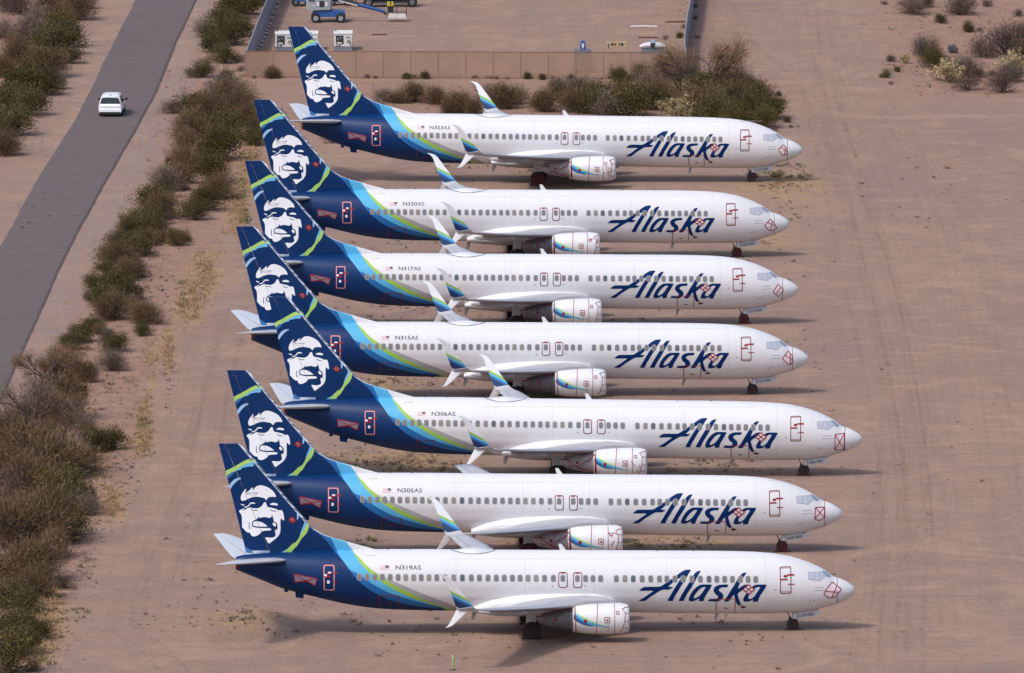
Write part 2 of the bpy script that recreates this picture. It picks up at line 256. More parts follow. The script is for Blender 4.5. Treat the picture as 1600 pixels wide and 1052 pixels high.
FGREEN=[[(41.09,10.783),(40.645,11.003),(40.262,11.224),(39.944,11.414),(39.689,11.54),(39.435,11.596),(39.229,11.6),(39.134,11.503),(39.056,11.381),(39.183,11.382),(39.373,11.361),(39.628,11.283),(39.882,11.173),(40.105,11.047),(40.328,10.873),(40.551,10.746),(40.71,10.684),(40.87,10.573),(40.997,10.446),(41.029,10.462)],[(35.664,7.265),(35.671,7.089),(35.736,6.833),(35.865,6.609),(36.056,6.418),(36.216,6.227),(36.377,5.94),(36.537,5.717),(36.571,5.729),(36.886,5.352),(37.33,5.356),(37.041,5.68),(36.726,5.994),(36.516,6.087),(36.503,6.117),(36.343,6.325),(36.246,6.548),(36.118,6.772),(35.957,7.027),(35.829,7.25),(35.765,7.403)]]
FSKY=[[(40.551,10.746),(40.328,10.873),(40.105,11.047),(40.042,10.982),(40.059,10.886),(40.233,10.856),(40.392,10.809),(40.504,10.73)],[(40.105,11.047),(39.882,11.173),(39.628,11.283),(39.373,11.361),(39.183,11.382),(39.018,11.342),(38.987,11.252),(39.088,11.263),(39.263,11.28),(39.232,11.12),(39.312,11.082),(39.534,11.09),(39.724,11.06),(39.947,10.998),(40.042,10.982)],[(35.907,7.475),(35.834,7.475),(35.765,7.403),(35.829,7.25),(35.957,7.027),(36.118,6.772),(36.246,6.548),(36.229,6.676),(36.165,6.868),(36.052,7.124),(35.955,7.379)],[(37.617,5.342),(37.33,5.356),(37.093,5.628),(37.198,5.576)]]
FMID=[[(40.997,10.446),(40.87,10.573),(40.71,10.684),(40.551,10.746),(40.472,10.714),(40.552,10.618),(40.68,10.475),(40.839,10.364),(40.951,10.269),(40.966,10.365)],[(39.832,5.835),(39.209,5.371),(39.783,5.376)]]
FPALE=[[(40.094,10.358),(40.094,10.262),(40.238,10.199),(40.365,10.104),(40.525,9.945),(40.653,9.786),(40.765,9.595),(40.829,9.611),(40.85,9.804),(40.779,9.947),(40.651,10.107),(40.491,10.249),(40.3,10.328)],[(36.443,8.12),(36.285,7.975),(36.301,7.863),(36.383,7.559),(36.446,7.576)]]
WINX=[6.58,7.08,7.58,8.1,8.61,9.12,9.63,10.19,10.75,11.31,11.85,12.38,12.86,13.43,13.99,14.57,15.11,15.67,16.7,17.2,17.68,19.78,20.36,20.9,21.43,21.95,22.45,22.98,23.5,24.04,24.6,25.13,25.71,26.27,26.83,27.38,27.89,28.39,28.89,29.4,29.9,30.41,30.92,31.42,31.93,32.42]
EXWX=[18.21,19.16]
DOORF=[(4.995,4.377),(4.25,2.645)]
DOORA=[(34.739,4.717),(34.04,3.05)]
EXIT1=[(19.456,4.197),(18.854,3.182)]
EXIT2=[(18.491,4.182),(17.902,3.168)]
CARGOF=[(9.148,2.322),(7.909,1.388)]
CARGOA=[(31.139,2.698),(29.862,1.921)]
FLAG=[(31.041,4.694),(30.492,4.43)]
REG=[(30.051,4.686),(28.394,4.421)]
PATCHK=[(7.055,3.283),(6.658,2.969),(7.052,2.646),(7.42,2.976)]
PATCHR=[(7.827,1.623),(7.592,1.768),(7.346,1.619),(7.58,1.48)]
BOW=[(36.671,4.13),(35.163,3.837),(35.295,3.344),(35.815,3.664),(36.621,3.564)]
SENS=[(1.549,3.268),(0.939,2.771),(1.271,2.42),(1.416,2.29),(1.754,2.238),(2.119,2.518),(1.901,2.892)]
FINPATCH=[(36.763,7.757),(36.526,7.515),(36.733,7.363),(36.97,7.567)]
CKSIDE=[(3.137,3.957),(2.233,3.904),(1.954,3.619),(2.378,3.39),(3.125,3.535)]
CKFRONT=[(2.207,3.921),(1.918,3.931),(1.626,3.587),(1.908,3.564),(2.024,3.701)]
NDOOR=[(4.118,1.178),(2.447,1.367),(2.39,1.309),(2.391,1.044),(2.496,0.982),(3.785,0.79),(4.119,0.817)]
NAC=[[(18.563,1.912),(18.316,1.551),(18.02,1.309),(17.428,1.196),(17.784,1.247),(18.139,1.37),(18.434,1.552),(18.576,1.673)],[(18.563,2.122),(18.315,1.79),(18.02,1.548),(17.546,1.335),(17.132,1.212),(17.428,1.196),(18.02,1.309),(18.316,1.551),(18.563,1.912)],[(18.562,2.211),(18.255,1.91),(17.782,1.606),(17.131,1.361),(16.479,1.176),(15.946,1.13),(16.598,1.117),(17.132,1.212),(17.546,1.335),(18.02,1.548),(18.315,1.79),(18.563,2.122)],[(18.562,2.301),(18.255,1.999),(17.782,1.756),(17.249,1.482),(16.835,1.299),(16.242,1.174),(16.479,1.176),(17.131,1.361),(17.782,1.606),(18.255,1.91),(18.562,2.211)]]
NSQ=[[(17.918,1.637),(17.712,1.438)],[(16.566,1.776),(16.241,1.426)],[(15.812,2.141),(15.617,1.977)],[(19.857,1.683),(19.65,1.532)]]
# ================= the airliner =================
livery(); winglet_mat()
def smooth_poly(p,n=2,e=.16):
    for _ in range(n):
        q=[]
        for i in range(len(p)):
            a,b=p[i],p[(i+1)%len(p)]
            q.append((a[0]*(1-e)+b[0]*e,a[1]*(1-e)+b[1]*e)); q.append((a[0]*e+b[0]*(1-e),a[1]*e+b[1]*(1-e)))
        p=q
    return p
def build_fuselage():
    mb=MB(); xs=[0,.015,.03,.06,.1,.16,.24,.34,.46,.6,.75,.93,1.13,1.3,1.42,1.5,1.6,1.75,1.94,2.1,2.32,2.6,2.9,3.2,3.5,3.85,4.3,4.8,5.4,6,6.6,7.2,8]+[8+.8*i for i in range(1,26)]+[28.5+.4*i for i in range(0,29)]+[40.0,40.2,40.32,40.40,40.45]
    n=72; rings=[]
    for x in xs:
        tp,bt,hw=fus(x); c=(tp+bt)/2; h=(tp-bt)/2; r=[]
        for k in range(n):
            a=2*math.pi*k/n; t=math.cos(a); z=c+h*t; y=fusy(x,z)*(1 if math.sin(a)>=0 else -1)
            if abs(math.sin(a))<1e-6: y=0
            r.append(P(x,y,z))
        rings.append(r)
    mb.loft(rings,'livery_paint')
    # tail cone end cover in red
    r0=[];r1=[]
    for k in range(n):
        a=2*math.pi*k/n; t=math.cos(a)
        for x,r,q in ((40.28,r0,1.03),(40.47,r1,1.03)):
            tp,bt,hw=fus(x); c=(tp+bt)/2; h=(tp-bt)/2; z=c+h*t*q
            if t>.15: z=c+h*.15*q
            r.append(P(x,fusy(x,c+h*min(t,.15))*q*(1 if math.sin(a)>=0 else -1) if abs(math.sin(a))>1e-6 else 0,z))
    mb.loft([r0,r1],'soft_red')
    # airline name, flag, joint lines, small marks
    for o,h in WORD: decal(mb,'word_blue',smooth_poly(o,1),smooth_poly(h,1) if h else None,fusy,.008,gz=.1)
    (a,b),(c,d)=FLAG
    for k in range(7):
        z0=d+(b-d)*k/7; decal(mb,'flag_red' if k%2==0 else 'flag_white',[(a,z0),(c,z0),(c,z0+(b-d)/7),(a,z0+(b-d)/7)],None,fusy,.006)
    decal(mb,'flag_blue',[(a+(c-a)*.58,b),(c,b),(c,d+(b-d)*.45),(a+(c-a)*.58,d+(b-d)*.45)],None,fusy,.009)
    decal(mb,'blue_seam',[(31.4,5.27),(38.5,5.27),(38.5,5.285),(31.4,5.285)],None,fusy,.005)
    for x in (5.9,12.35,17.1,21.6,26.1): decal(mb,'faint_seam',[(x,1.6),(x+.014,1.6),(x+.014,5.2),(x,5.2)],None,fusy,.004)
    for z in (2.37,4.93): decal(mb,'faint_seam',[(3.2,z),(26.5,z+.1),(26.5,z+.112),(3.2,z+.012)],None,fusy,.004,gx=1.0)
    for x,z in ((5.3,2.92),(17.7,3.3),(19.85,3.28),(3.0,2.05),(2.75,2.1)): decal(mb,'dark_lettering',rrect(x-.05,x+.05,z-.025,z+.025,.02),None,fusy,.006)
    # faint small type beside the nose (too small to read in the photograph)
    for z,x0,x1 in ((2.965,2.12,2.72),(2.76,2.05,2.78)):
        x=x0
        random.seed(int(z*100))
        while x<x1:
            wd=random.uniform(.03,.07); decal(mb,'seam',[(x,z),(x+wd,z),(x+wd,z+.035),(x,z+.035)],None,fusy,.006); x+=wd+.02
    # tail skid
    mb.loft([[P(36.0,-.12,2.75),P(36.0,.12,2.75),P(36.05,.05,2.35),P(36.05,-.05,2.35)],[P(36.6,-.1,2.95),P(36.6,.1,2.95),P(36.55,.05,2.42),P(36.55,-.05,2.42)]],'navy_paint',smooth=False)
    mb.box(X0-37.3,X0-37.05,-.08,.08,2.78,3.0,'navy_paint')
    # drain masts
    for x in (13.9,): pass
    return mb
mat('flag_red',(196,150,155),.5); mat('flag_white',(205,203,208),.5); mat('flag_blue',(72,74,96),.5)
mat('dark_grey',(48,48,52),.7)
def sidewin(xc,zc,w_,h_,name,nm2,surf=fusy,off=.012):
    mb=MB(); decal(mb,'window_rim',rrect(xc-w_/2-.035,xc+w_/2+.035,zc-h_/2-.035,zc+h_/2+.035,.12),None,surf,off-.004); decal(mb,nm2,rrect(xc-w_/2,xc+w_/2,zc-h_/2,zc+h_/2,.1),None,surf,off); return mb
FINZ=[(5.25,31.0,39.735),(5.40,31.05,39.77),(5.53,31.28,39.80),(5.66,31.75,39.83),(5.80,32.25,39.865),(6.09,33.23,39.935),(6.39,34.28,40.01),(6.6,34.8,40.06),(6.88,35.27,40.13),(7.2,35.60,40.205),(7.56,35.89,40.295),(8.2,36.44,40.45),(8.88,37.02,40.615),(9.6,37.61,40.79),(10.4,38.28,40.985),(11.2,38.94,41.18),(12.0,39.6,41.375),(12.45,39.97,41.485),(12.59,40.12,41.52)]
def fin_le(z): return _ip([(a,b) for a,b,c in FINZ],z)
def fin_te(z): return _ip([(a,c) for a,b,c in FINZ],z)
def fin_T(z): return _ip([(5.25,.10),(5.6,.13),(6.4,.20),(7.4,.25),(9,.21),(12.59,.11)],z)
def finy(x,z):
    le=fin_le(z); te=fin_te(z); u=max(0.0,min(1.0,(x-le)/(te-le)))
    T=fin_T(z); sh=_ip([(0,.0),(.01,.22),(.03,.42),(.08,.62),(.2,.88),(.35,1),(.55,.93),(.72,.68),(.88,.32),(1,.05)],u)
    wq=max(0,min(1,(7.2-z)/1.2)); s2=_ip([(0,.0),(.01,.3),(.03,.5),(.3,.8),(.6,1),(.8,.7),(1,.05)],u)
    return T*(sh*(1-wq)+s2*wq)
def hinge(z): return 38.2+(z-5.36)*.403
def build_fin(rud):
    mb=MB(); zs=[]
    for i in range(len(FINZ)-1):
        m=max(1,int((FINZ[i+1][0]-FINZ[i][0])/.35))
        zs+=[FINZ[i][0]+(FINZ[i+1][0]-FINZ[i][0])*k/m for k in range(m)]
    zs.append(FINZ[-1][0]); 
    if rud: zs=[z for z in zs if z>5.5]
    us=[0,.006,.012,.025,.05,.09,.14,.2,.28,.36,.45,.54,.62,.7,.78,.86,.93,1]
    rings=[]
    for z in zs:
        le,te=fin_le(z),fin_te(z); h=min(hinge(z),te-.2)
        a,b=(h+.02,te) if rud else (le,h)
        X=[a+(b-a)*(u if not rud else i/17) for i,u in enumerate(us)]
        rings.append([P(x,finy(x,z),z) for x in X]+[P(x,-finy(x,z),z) for x in X[::-1]])
    mb.loft(rings,'navy_paint' if rud else 'livery_paint',smooth=True)
    cl=(hinge(5.36),5.36); d=Vector((.403,1,0)).normalized(); nrm=Vector((d.y,-d.x,0))   # + towards the rear
    no=nrm if not rud else -nrm
    # bisect clears the inner (negative) side; keep front for the fin, rear for the rudder
    clip=(cl[0]-(.0 if not rud else -.02),cl[1],(-nrm if not rud else nrm))
    for sg in (1,-1):
        for name,polys,off in (('fin_green',FGREEN,.012),('fin_sky',FSKY,.010),('mid_blue_paint',FMID,.011),('pale_blue_paint',FPALE,.012)):
            for p in polys: decal(mb,name,smooth_poly(p,1),None,finy,off,gx=.35,gz=.3,clip=clip,sign=sg)
        for p in FACE: decal(mb,'emblem_white',smooth_poly(p,1),None,finy,.012,gx=.35,gz=.3,clip=clip,sign=sg)
        for p in FACED: decal(mb,'navy_paint',p,None,finy,.018,gx=.35,gz=.3,clip=clip,sign=sg)
        if not rud:
            L=[(z,fin_le(z)) for z in zs if z>5.7]
            decal(mb,'fin_edge',[(x+.012,z) for z,x in L]+[(x+(.17 if z>6.9 else .09),z) for z,x in L[::-1]],None,finy,.012,gz=.3,sign=sg)
        else:
            outline(mb,'blue_seam',[(41.3,12.28),(40.3+.4,12.2)],.03,finy,.01,closed=False,sign=sg)
            outline(mb,'seam',[(39.75,9.33),(38.95,9.36)],.035,finy,.02,closed=False,sign=sg)
    if not rud:
        for a,b in (((39.9,9.42),(39.05,9.3)),((39.05,9.3),(39.1,9.2)),((39.1,9.2),(39.85,9.25))):
            outline(mb,'seam',[a,b],.02,finy,.02,closed=False,clip=clip)
    return mb
mat('fin_green',(160,200,104),.42); mat('fin_sky',(104,176,222),.42); mat('emblem_white',(226,228,234),.42)
def airfoil(c,t,n=14):
    up=[];
    for i in range(n+1):
        u=(1-math.cos(math.pi*i/n))/2; y=5*t*(.2969*math.sqrt(u)-.126*u-.3516*u*u+.2843*u**3-.1036*u**4)
        up.append((u*c,y*c))
    return up
WLE=[(0.8,15.3),(1.9,15.55),(2.6,16.3),(3.4,17.1),(4.83,18.35),(6,19.1),(13.5,23.1),(16,24.15),(17.16,24.8)]
WTE=[(0.8,23.2),(1.9,23.2),(5.7,23.3),(17.16,26.12)]
FLEX=.0017
def wz(y): return 2.06+(y-1.9)*.098+max(0,y-1.9)**2*FLEX
def build_wing(sg,tip):
    mb=MB(); rings=[]
    for y in [.8,1.9,2.6,3.4,4.2,4.83,5.7,6.6,7.6,9,10.5,12,13.5,15,16.2,17.16]:
        le=_ip(WLE,y); te=_ip(WTE,y)
        c=te-le; t=.135-.035*min(1,y/8); inc=R(1.6-.11*y); z0=wz(y); pts=airfoil(c,t)
        camber=lambda u:.018*c*math.sin(math.pi*min(1,u))
        up=[(x,camber(x/c)+z) for x,z in pts]; lo=[(x,camber(x/c)-z*.9) for x,z in pts[1:-1]][::-1]
        r=[]
        for x,z in up+lo: r.append(P(le+x,sg*y,z0+z-(x-.4*c)*math.sin(inc)))
        rings.append(r)
    if tip=='square':   # wingtip left open where the upturned tip was taken off
        mb.loft(rings,'wing_grey')
    else:
        # the tip curls up into the blade
        LE=[(17.16,24.8,3.95),(17.40,24.98,3.99),(17.58,25.16,4.08),(17.71,25.40,4.28)]
        TE=[(17.16,26.12,3.92),(17.40,26.22,3.94),(17.56,26.32,4.00),(17.65,26.43,4.12)]
        ex=[]
        for (ya,xa,za),(yb,xb,zb) in zip(LE[1:],TE[1:]):
            c=xb-xa; pts=airfoil(c,.09); ct=[(x,z) for x,z in pts]+[(x,-z) for x,z in pts[1:-1]][::-1]
            r=[]
            for x,z in ct:
                u=x/c; r.append(P(xa+(xb-xa)*u,sg*(ya+(yb-ya)*u-z*.5),za+(zb-za)*u+z*.8))
            ex.append(r)
        mb.loft(rings+ex,'wing_grey')
    # metal leading edge strip and panel joints
    for y0,y1 in ((3.4,4.2),(5.6,17.1)):
        a=[];m=12
        for q in (0,.03,.06):
            row=[]
            for k in range(m+1):
                y=y0+(y1-y0)*k/m; le=_ip(WLE,y); te=_ip(WTE,y); c=te-le
                t=.135-.035*min(1,y/8); inc=R(1.6-.11*y); u=max(q,.0005); th=5*t*(.2969*math.sqrt(u)-.126*u-.3516*u*u)*c
                row.append(P(le+u*c-.008,sg*y,wz(y)+.018*c*math.sin(math.pi*u)+th+.008-(u*c-.4*c)*math.sin(inc)))
            a.append(row)
        mb.loft(a,'bare_metal',closed=False,cap=False)
    def seam(pts,wd=.05):
        vs=[]
        for (y,u) in pts:
            le=_ip(WLE,y); te=_ip(WTE,y); c=te-le; t=.135-.035*min(1,y/8); inc=R(1.6-.11*y)
            for du in (0,wd/c):
                uu=u+du; th=5*t*(.2969*math.sqrt(uu)-.126*uu-.3516*uu*uu+.2843*uu**3-.1036*uu**4)*c
                vs.append(P(le+uu*c,sg*y,wz(y)+.018*c*math.sin(math.pi*uu)+th+.006-(uu*c-.4*c)*math.sin(inc)))
        n=len(pts); mb.add(vs,[(2*i,2*i+1,2*i+3,2*i+2) for i in range(n-1)],'seam')
    ys=[2.6,3.4,4.83,6,8,10,12,14,16,17]
    seam([(y,.72) for y in ys]); seam([(y,.14) for y in ys if y>5])
    for y in (6.2,10.3,13.6,16.4):
        pass
    return mb
mat('wing_grey',(170,171,176),.45,coat=.1,noise=.16,nscale=.9)
def fairing(y0,sg,x0,x1,zt,name='grey_paint_and_shade'):
    mb=MB(); L=x1-x0; rings=[]
    for i in range(15):
        u=i/14; r=.17*math.sin(math.pi*u)**.55+.004; x=x0+L*u; zc=zt-.22+.10*(u-.5)
        rings.append([P(x,sg*y0+r*math.cos(2*math.pi*k/10),zc+1.45*r*math.sin(2*math.pi*k/10)) for k in range(10)])
    mb.loft(rings,name); return mb
def blade(sg,sections,name,cut=None):
    mb=MB(); rings=[]
    for (ya,xa,za),(yb,xb,zb),t in sections:
        c=xb-xa; pts=airfoil(c,t,8); ct=[(x,z) for x,z in pts]+[(x,-z) for x,z in pts[1:-1]][::-1]
        rings.append([P(xa+(xb-xa)*(x/c),sg*(ya+(yb-ya)*(x/c)+z),za+(zb-za)*(x/c)) for x,z in ct])
    mb.loft(rings,name); return mb
def stab(sg):
    mb=MB(); rings=[]
    for y,le,te,z in ((.35,37.05,40.45,4.93),(1.2,37.35,40.75,5.03),(3,38.4,41.1,5.21),(5,39.6,41.45,5.42),(6.6,40.55,41.75,5.59),(7.0,40.85,41.82,5.63),(7.17,41.1,41.86,5.65)):
        c=te-le; pts=airfoil(c,.10 if y<7 else .06,10)
        rings.append([P(le+x,sg*y,z+q) for x,q in pts]+[P(le+x,sg*y,z-q) for x,q in pts[1:-1]][::-1])
    mb.loft(rings,'stab_grey')
    vs=[]
    for y,le,te,z in ((1.2,37.35,40.75,5.03),(3,38.4,41.1,5.21),(5,39.6,41.45,5.42),(6.6,40.55,41.75,5.59)):
        for u in (.70,.715):
            c=te-le; th=5*.10*(.2969*math.sqrt(u)-.126*u-.3516*u*u+.2843*u**3-.1036*u**4)*c; vs.append(P(le+u*c,sg*y,z+th+.006))
    mb.add(vs,[(2*i,2*i+1,2*i+3,2*i+2) for i in range(3)],'seam'); return mb
mat('stab_grey',(190,193,200),.4,coat=.2,noise=.06,nscale=1.5)
def nacy(cy,cz):
    prof=[(14.93,.72),(14.95,.80),(15.0,.87),(15.12,.935),(15.4,.99),(15.9,1.025),(16.5,1.035),(17.2,1.02),(17.9,.97),(18.62,.86)]
    return prof
NCY,NCZ=4.83,1.56
def nac_r(x): return _ip(nacy(0,0),x)
def nsurf(x,z):
    r=nac_r(x); q=(z-NCZ)/r; q=max(-1,min(1,q)); return NCY+r*math.sqrt(max(0,1-q*q))
def build_engine(sg,mirror_decals):
    mb=MB(); prof=[(X0-a,b) for a,b in nacy(0,0)]+[(X0-18.62,.80),(X0-18.3,.78)]
    mb.revx(prof,-sg*NCY,NCZ,'white_paint',44)
    # lip, darker mouth cover
    mb.revx([(X0-15.0,.74),(X0-14.93,.72),(X0-14.94,.70),(X0-15.05,.66)],-sg*NCY,NCZ,'bare_metal',44)
    mb.revx([(X0-14.945,.70),(X0-14.99,.40),(X0-15.0,.01)],-sg*NCY,NCZ,'white_paint',44)
    f=sg
    for (name,p) in zip(('navy_paint','mid_blue_paint','sky_blue_paint','nac_green'),NAC): 
        for s2 in ((1,) if sg>0 else (1,)):
            dd=MB(); decal(dd,name,p,None,nsurf,.008,gx=.2,gz=.08)
            if sg<0: dd.v=[(x,-y,z) for x,y,z in dd.v]
            o=len(mb.v); mb.add(dd.v,dd.f,name,True)
    return mb
mat('nac_green',(170,206,128),.42)
def build_engine_tape(sg):
    mb=MB()
    def ring(x,w_,name='red_tape',tilt=0):
        n=44; vs=[]
        for k in range(n):
            a=2*math.pi*k/n
            for dx in (0,w_):
                xx=x+dx+tilt*math.sin(a); r=nac_r(xx)+.01; vs.append(P(xx,sg*(NCY+r*math.cos(a)),NCZ+r*math.sin(a)))
        mb.add(vs,[(2*k,2*k+1,(2*k+3)%(2*n),(2*k+2)%(2*n)) for k in range(n)],name)
    ring(15.90,.035); ring(17.05,.04,tilt=-.06); ring(18.42,.06,tilt=.03)
    S2=lambda *a,**k: outline(mb,*a,**k)
    s=NSQ
    def q(x0,x1,z0,z1): return [(x0,z0),(x1,z0),(x1,z1),(x0,z1)]
    for (a,b),(c,d) in (s[1],s[2]): S2('red_tape',q(a,c,b,d),.04,nsurf,.02)
    (a,b),(c,d)=s[0]; decal(mb,'red_tape',q(a,c,b,d),None,nsurf,.02)
    (a,b),(c,d)=s[1]; decal(mb,'red_tape',[(16.33,1.65),(16.46,1.65),(16.46,1.52),(16.33,1.52)],None,nsurf,.015)
    S2('red_tape',[(16.35,1.42),(16.33,.7)],.02,nsurf,.015,closed=False)
    pts=[(15.2,2.36),(15.42,2.28),(15.22,2.05),(15.25,1.55),(15.38,1.0),(15.55,.75)]
    S2('red_tape',pts,.035,nsurf,.02,closed=False,gx=.1)
    for z,x in ((2.36,15.2),(2.02,15.22),(1.5,15.25),(1.02,15.36)): S2('red_tape',[(x,z),(14.97,z)],.03,nsurf,.02,closed=False,gx=.06)
    if sg<0: mb.v=[(x,-abs(y) if False else y,z) for x,y,z in mb.v]
    return mb
def build_exhaust(sg):
    mb=MB(); mb.revx([(X0-18.4,.80),(X0-18.7,.76),(X0-19.2,.70),(X0-19.8,.60),(X0-20.5,.45),(X0-20.9,.2),(X0-21.0,.02)],-sg*NCY,NCZ+.02,'exhaust_wrap',24)
    return mb
def build_pylon(sg):
    mb=MB(); y=sg*NCY; rings=[]
    for x,zt,zb,w_ in ((15.9,2.60,2.3,.06),(16.6,2.74,2.2,.2),(17.8,2.72,1.9,.26),(19.2,2.35,1.8,.26),(20.6,2.3,1.75,.2),(21.6,2.15,1.85,.05)):
        rings.append([P(x,y-w_,zb),P(x,y+w_,zb),P(x,y+w_*.8,zt),P(x,y-w_*.8,zt)])
    mb.loft(rings,'grey_paint_and_shade',smooth=False); return mb
def door_part(rect,tone,front):
    (a,b),(c,d)=rect; mb=MB(); x0,x1,z0,z1=c,a,d,b   # x1 rearward
    w_=.065
    decal(mb,tone,rrect(x0+.03,x1-.03,z0+.03,z1-.03,.1),None,fusy,.007,gz=.1)
    return mb,(x0,x1,z0,z1)
def ring_decal(mb,name,x0,x1,z0,z1,r,w_,off,surf=fusy):
    o=rrect(x0,x1,z0,z1,r,5); i=rrect(x0+w_,x1-w_,z0+w_,z1-w_,max(.01,r-w_*.6),5)
    decal(mb,name,o,i,surf,off,gz=.1)
def door_tape(x0,x1,z0,z1,aft):
    mb=MB(); h=z1-z0; wd=x1-x0
    if aft: ring_decal(mb,'red_tape',x0-.03,x1+.03,z0-.03,z1+.03,.12,.05,.014); ring_decal(mb,'pale_tape',x0,x1,z0,z1,.11,.055,.02)
    else: ring_decal(mb,'tape_maroon',x0,x1,z0,z1,.10,.055,.014); outline(mb,'red_tape',[(x0+.05,z0+.13),(x1-.05,z0+.13)],.03,fusy,.02,closed=False); outline(mb,'red_tape',[(x0+.05,z1-.1),(x1-.05,z1-.1)],.02,fusy,.02,closed=False)
    bar=lambda xa,xb,z,t,n='red_tape',o=.026: decal(mb,n,[(xa,z),(xb,z),(xb,z+t),(xa,z+t)],None,fusy,o)
    bar(x0-.2,x0+.27,z1-h*.33,.10); bar(x0+.27,x0+.5,z1-h*.385,.15); bar(x0+.25,x1-.03,z1-h*.49,.10); bar(x0-.2,x0+.23,z1-h*.66,.055)
    if aft:
        bar(x0+.22,x0+.43,z1-h*.31,.09,'emblem_white',.03); bar(x0+.5,x0+.66,z1-h*.43,.13,'emblem_white',.032); bar(x0+.32,x0+.48,z1-h*.72,.2,'emblem_white',.03)
    return mb
mat('tape_maroon',(110,22,32),.6); mat('door_letter',(60,64,76),.6)
def build_master():
    t=thing('airliner','white jet airliner','airliner')
    f=obj('fuselage',build_fuselage(),t)
    wi=0; random.seed(4)
    wz0=3.53
    proto={}
    for kind in ('window_grey','window_beige','window_dark'): 
        proto[kind]=None
    for x in WINX+[w_+.0 for w_ in EXWX]:
        kind=random.choices(('window_grey','window_beige','window_dark'),(14,1.5,1.5))[0]
        zc=wz0+.0136*x; big=any(abs(x-e)<.01 for e in EXWX)
        # windows of the tube share a mesh: built at one station, then slid along the row
        if x<28.5 and x>7.3:
            if proto[kind] is None: proto[kind]=sidewin(15.0,wz0+.0136*15,.265,.395,'cabin_window',kind,off=.016).mesh('cabin_window')
            obj('cabin_window',proto[kind],f,(15.0-x,0,.0136*(x-15)))
        else: obj('cabin_window',sidewin(x,zc,.265,.395,'cabin_window',kind,off=.016),f)
    for sg in (1,-1):
        m=MB()
        decal(m,'cockpit_film',[(3.137,3.957),(2.25,3.93),(1.97,3.64),(2.378,3.40),(3.1,3.53)],None,fusy,.010,gx=.15,gz=.06,sign=sg)
        for a,b in (((3.137,3.957),(2.25,3.93)),((2.25,3.93),(1.97,3.64)),((1.97,3.64),(2.378,3.40)),((2.378,3.40),(3.1,3.53)),((3.1,3.53),(3.137,3.957)),((2.75,3.94),(2.72,3.46)),((2.42,3.9),(2.3,3.5))): outline(m,'seam',[a,b],.018,fusy,.016,closed=False,gx=.1,gz=.06,sign=sg)
        obj('cockpit_window',m,f)
        m=MB(); pts=[]
        # windscreen pane, set on the sloped glass between nose and crown
        zt=lambda x:_ip(_TOP,x)
        poly=[(2.19,3.915),(2.10,zt(2.10)-.035),(1.90,zt(1.90)-.02),(1.60,zt(1.60)-.015),(1.57,3.56),(1.80,3.55),(1.97,3.69)]
        decal(m,'cockpit_glass',poly,None,fusy,.012,gx=.06,gz=.03,sign=sg); obj('windscreen',m,f)
    m=MB(); m.loft([[P(18.85+.34*k/5,.03,5.34+.46*k/5),P(18.85+.34*k/5,-.03,5.34+.46*k/5),P(19.28+.12*k/5,-.03,5.34+.46*k/5),P(19.28+.12*k/5,.03,5.34+.46*k/5)] for k in range(6)],'white_paint',smooth=False); obj('antenna_blade',m,f)
    m=MB(); m.loft([[P(8.9+dx,y*.015,1.2+.0*k-.5*k) for y in (1,-1)]+[P(9.15+dx-.08*k,y*.015,1.2-.5*k) for y in (-1,1)] for k,dx in ((0,0),(1,.18))],'grey_paint_and_shade',smooth=False); obj('antenna_blade',m,f)
    m=MB(); m.loft([[P(24.7+dx,y*.02,1.45-.62*k) for y in (1,-1)]+[P(25.0+dx-.08*k,y*.02,1.45-.62*k) for y in (-1,1)] for k,dx in ((0,0),(1,.22))],'grey_paint_and_shade',smooth=False); obj('drain_mast',m,f)
    m=MB()
    for x in (10.6,13.0,29.1,30.6): m.box(X0-x,X0-x+.1,-.05,.05,_ip(_TOP,x)-.02,_ip(_TOP,x)+.05,'dark_grey')
    for x in (3.3,): pass
    obj('crown_fitting',m,f)
    # wing root fairing
    m=MB(); rings=[]
    for x,hw,zt,zb in ((14.95,1.3,1.8,1.5),(15.3,1.7,2.15,1.32),(16.0,2.03,2.62,1.2),(17,2.15,2.86,1.18),(19.5,2.17,2.93,1.16),(21.5,2.16,2.86,1.18),(22.8,2.11,2.70,1.22),(23.8,2.02,2.45,1.3),(24.6,1.9,2.15,1.42),(25.1,1.6,1.9,1.5)):
        zc=(zt+zb)/2; hh=(zt-zb)/2; r=[]
        for k in range(40):
            a=2*math.pi*k/40; c,s_=math.cos(a),math.sin(a); e=2/3.6
            r.append(P(x,hw*math.copysign(abs(c)**e,c),zc+hh*math.copysign(abs(s_)**e,s_)))
        rings.append(r)
    m.loft(rings,'white_paint'); gi=m.mi('grey_paint_and_shade')
    m.m=[gi if sum(m.v[i][2] for i in f)/len(f)<1.75 else q for f,q in zip(m.f,m.m)]; obj('wing_fairing',m,t)  # lower faces greyed: the belly's shade under the wing put into the colour
    fin=obj('tail_fin',build_fin(False),t); rd=obj('rudder',build_fin(True),fin)
    m=MB(); decal(m,'pale_tape',FINPATCH,None,finy,.02); outline(m,'red_tape',FINPATCH,.08,finy,.026); outline(m,'red_tape',[FINPATCH[0],FINPATCH[2]],.06,finy,.03,closed=False); outline(m,'red_tape',[FINPATCH[1],FINPATCH[3]],.06,finy,.032,closed=False); obj('vent_patch',m,fin)
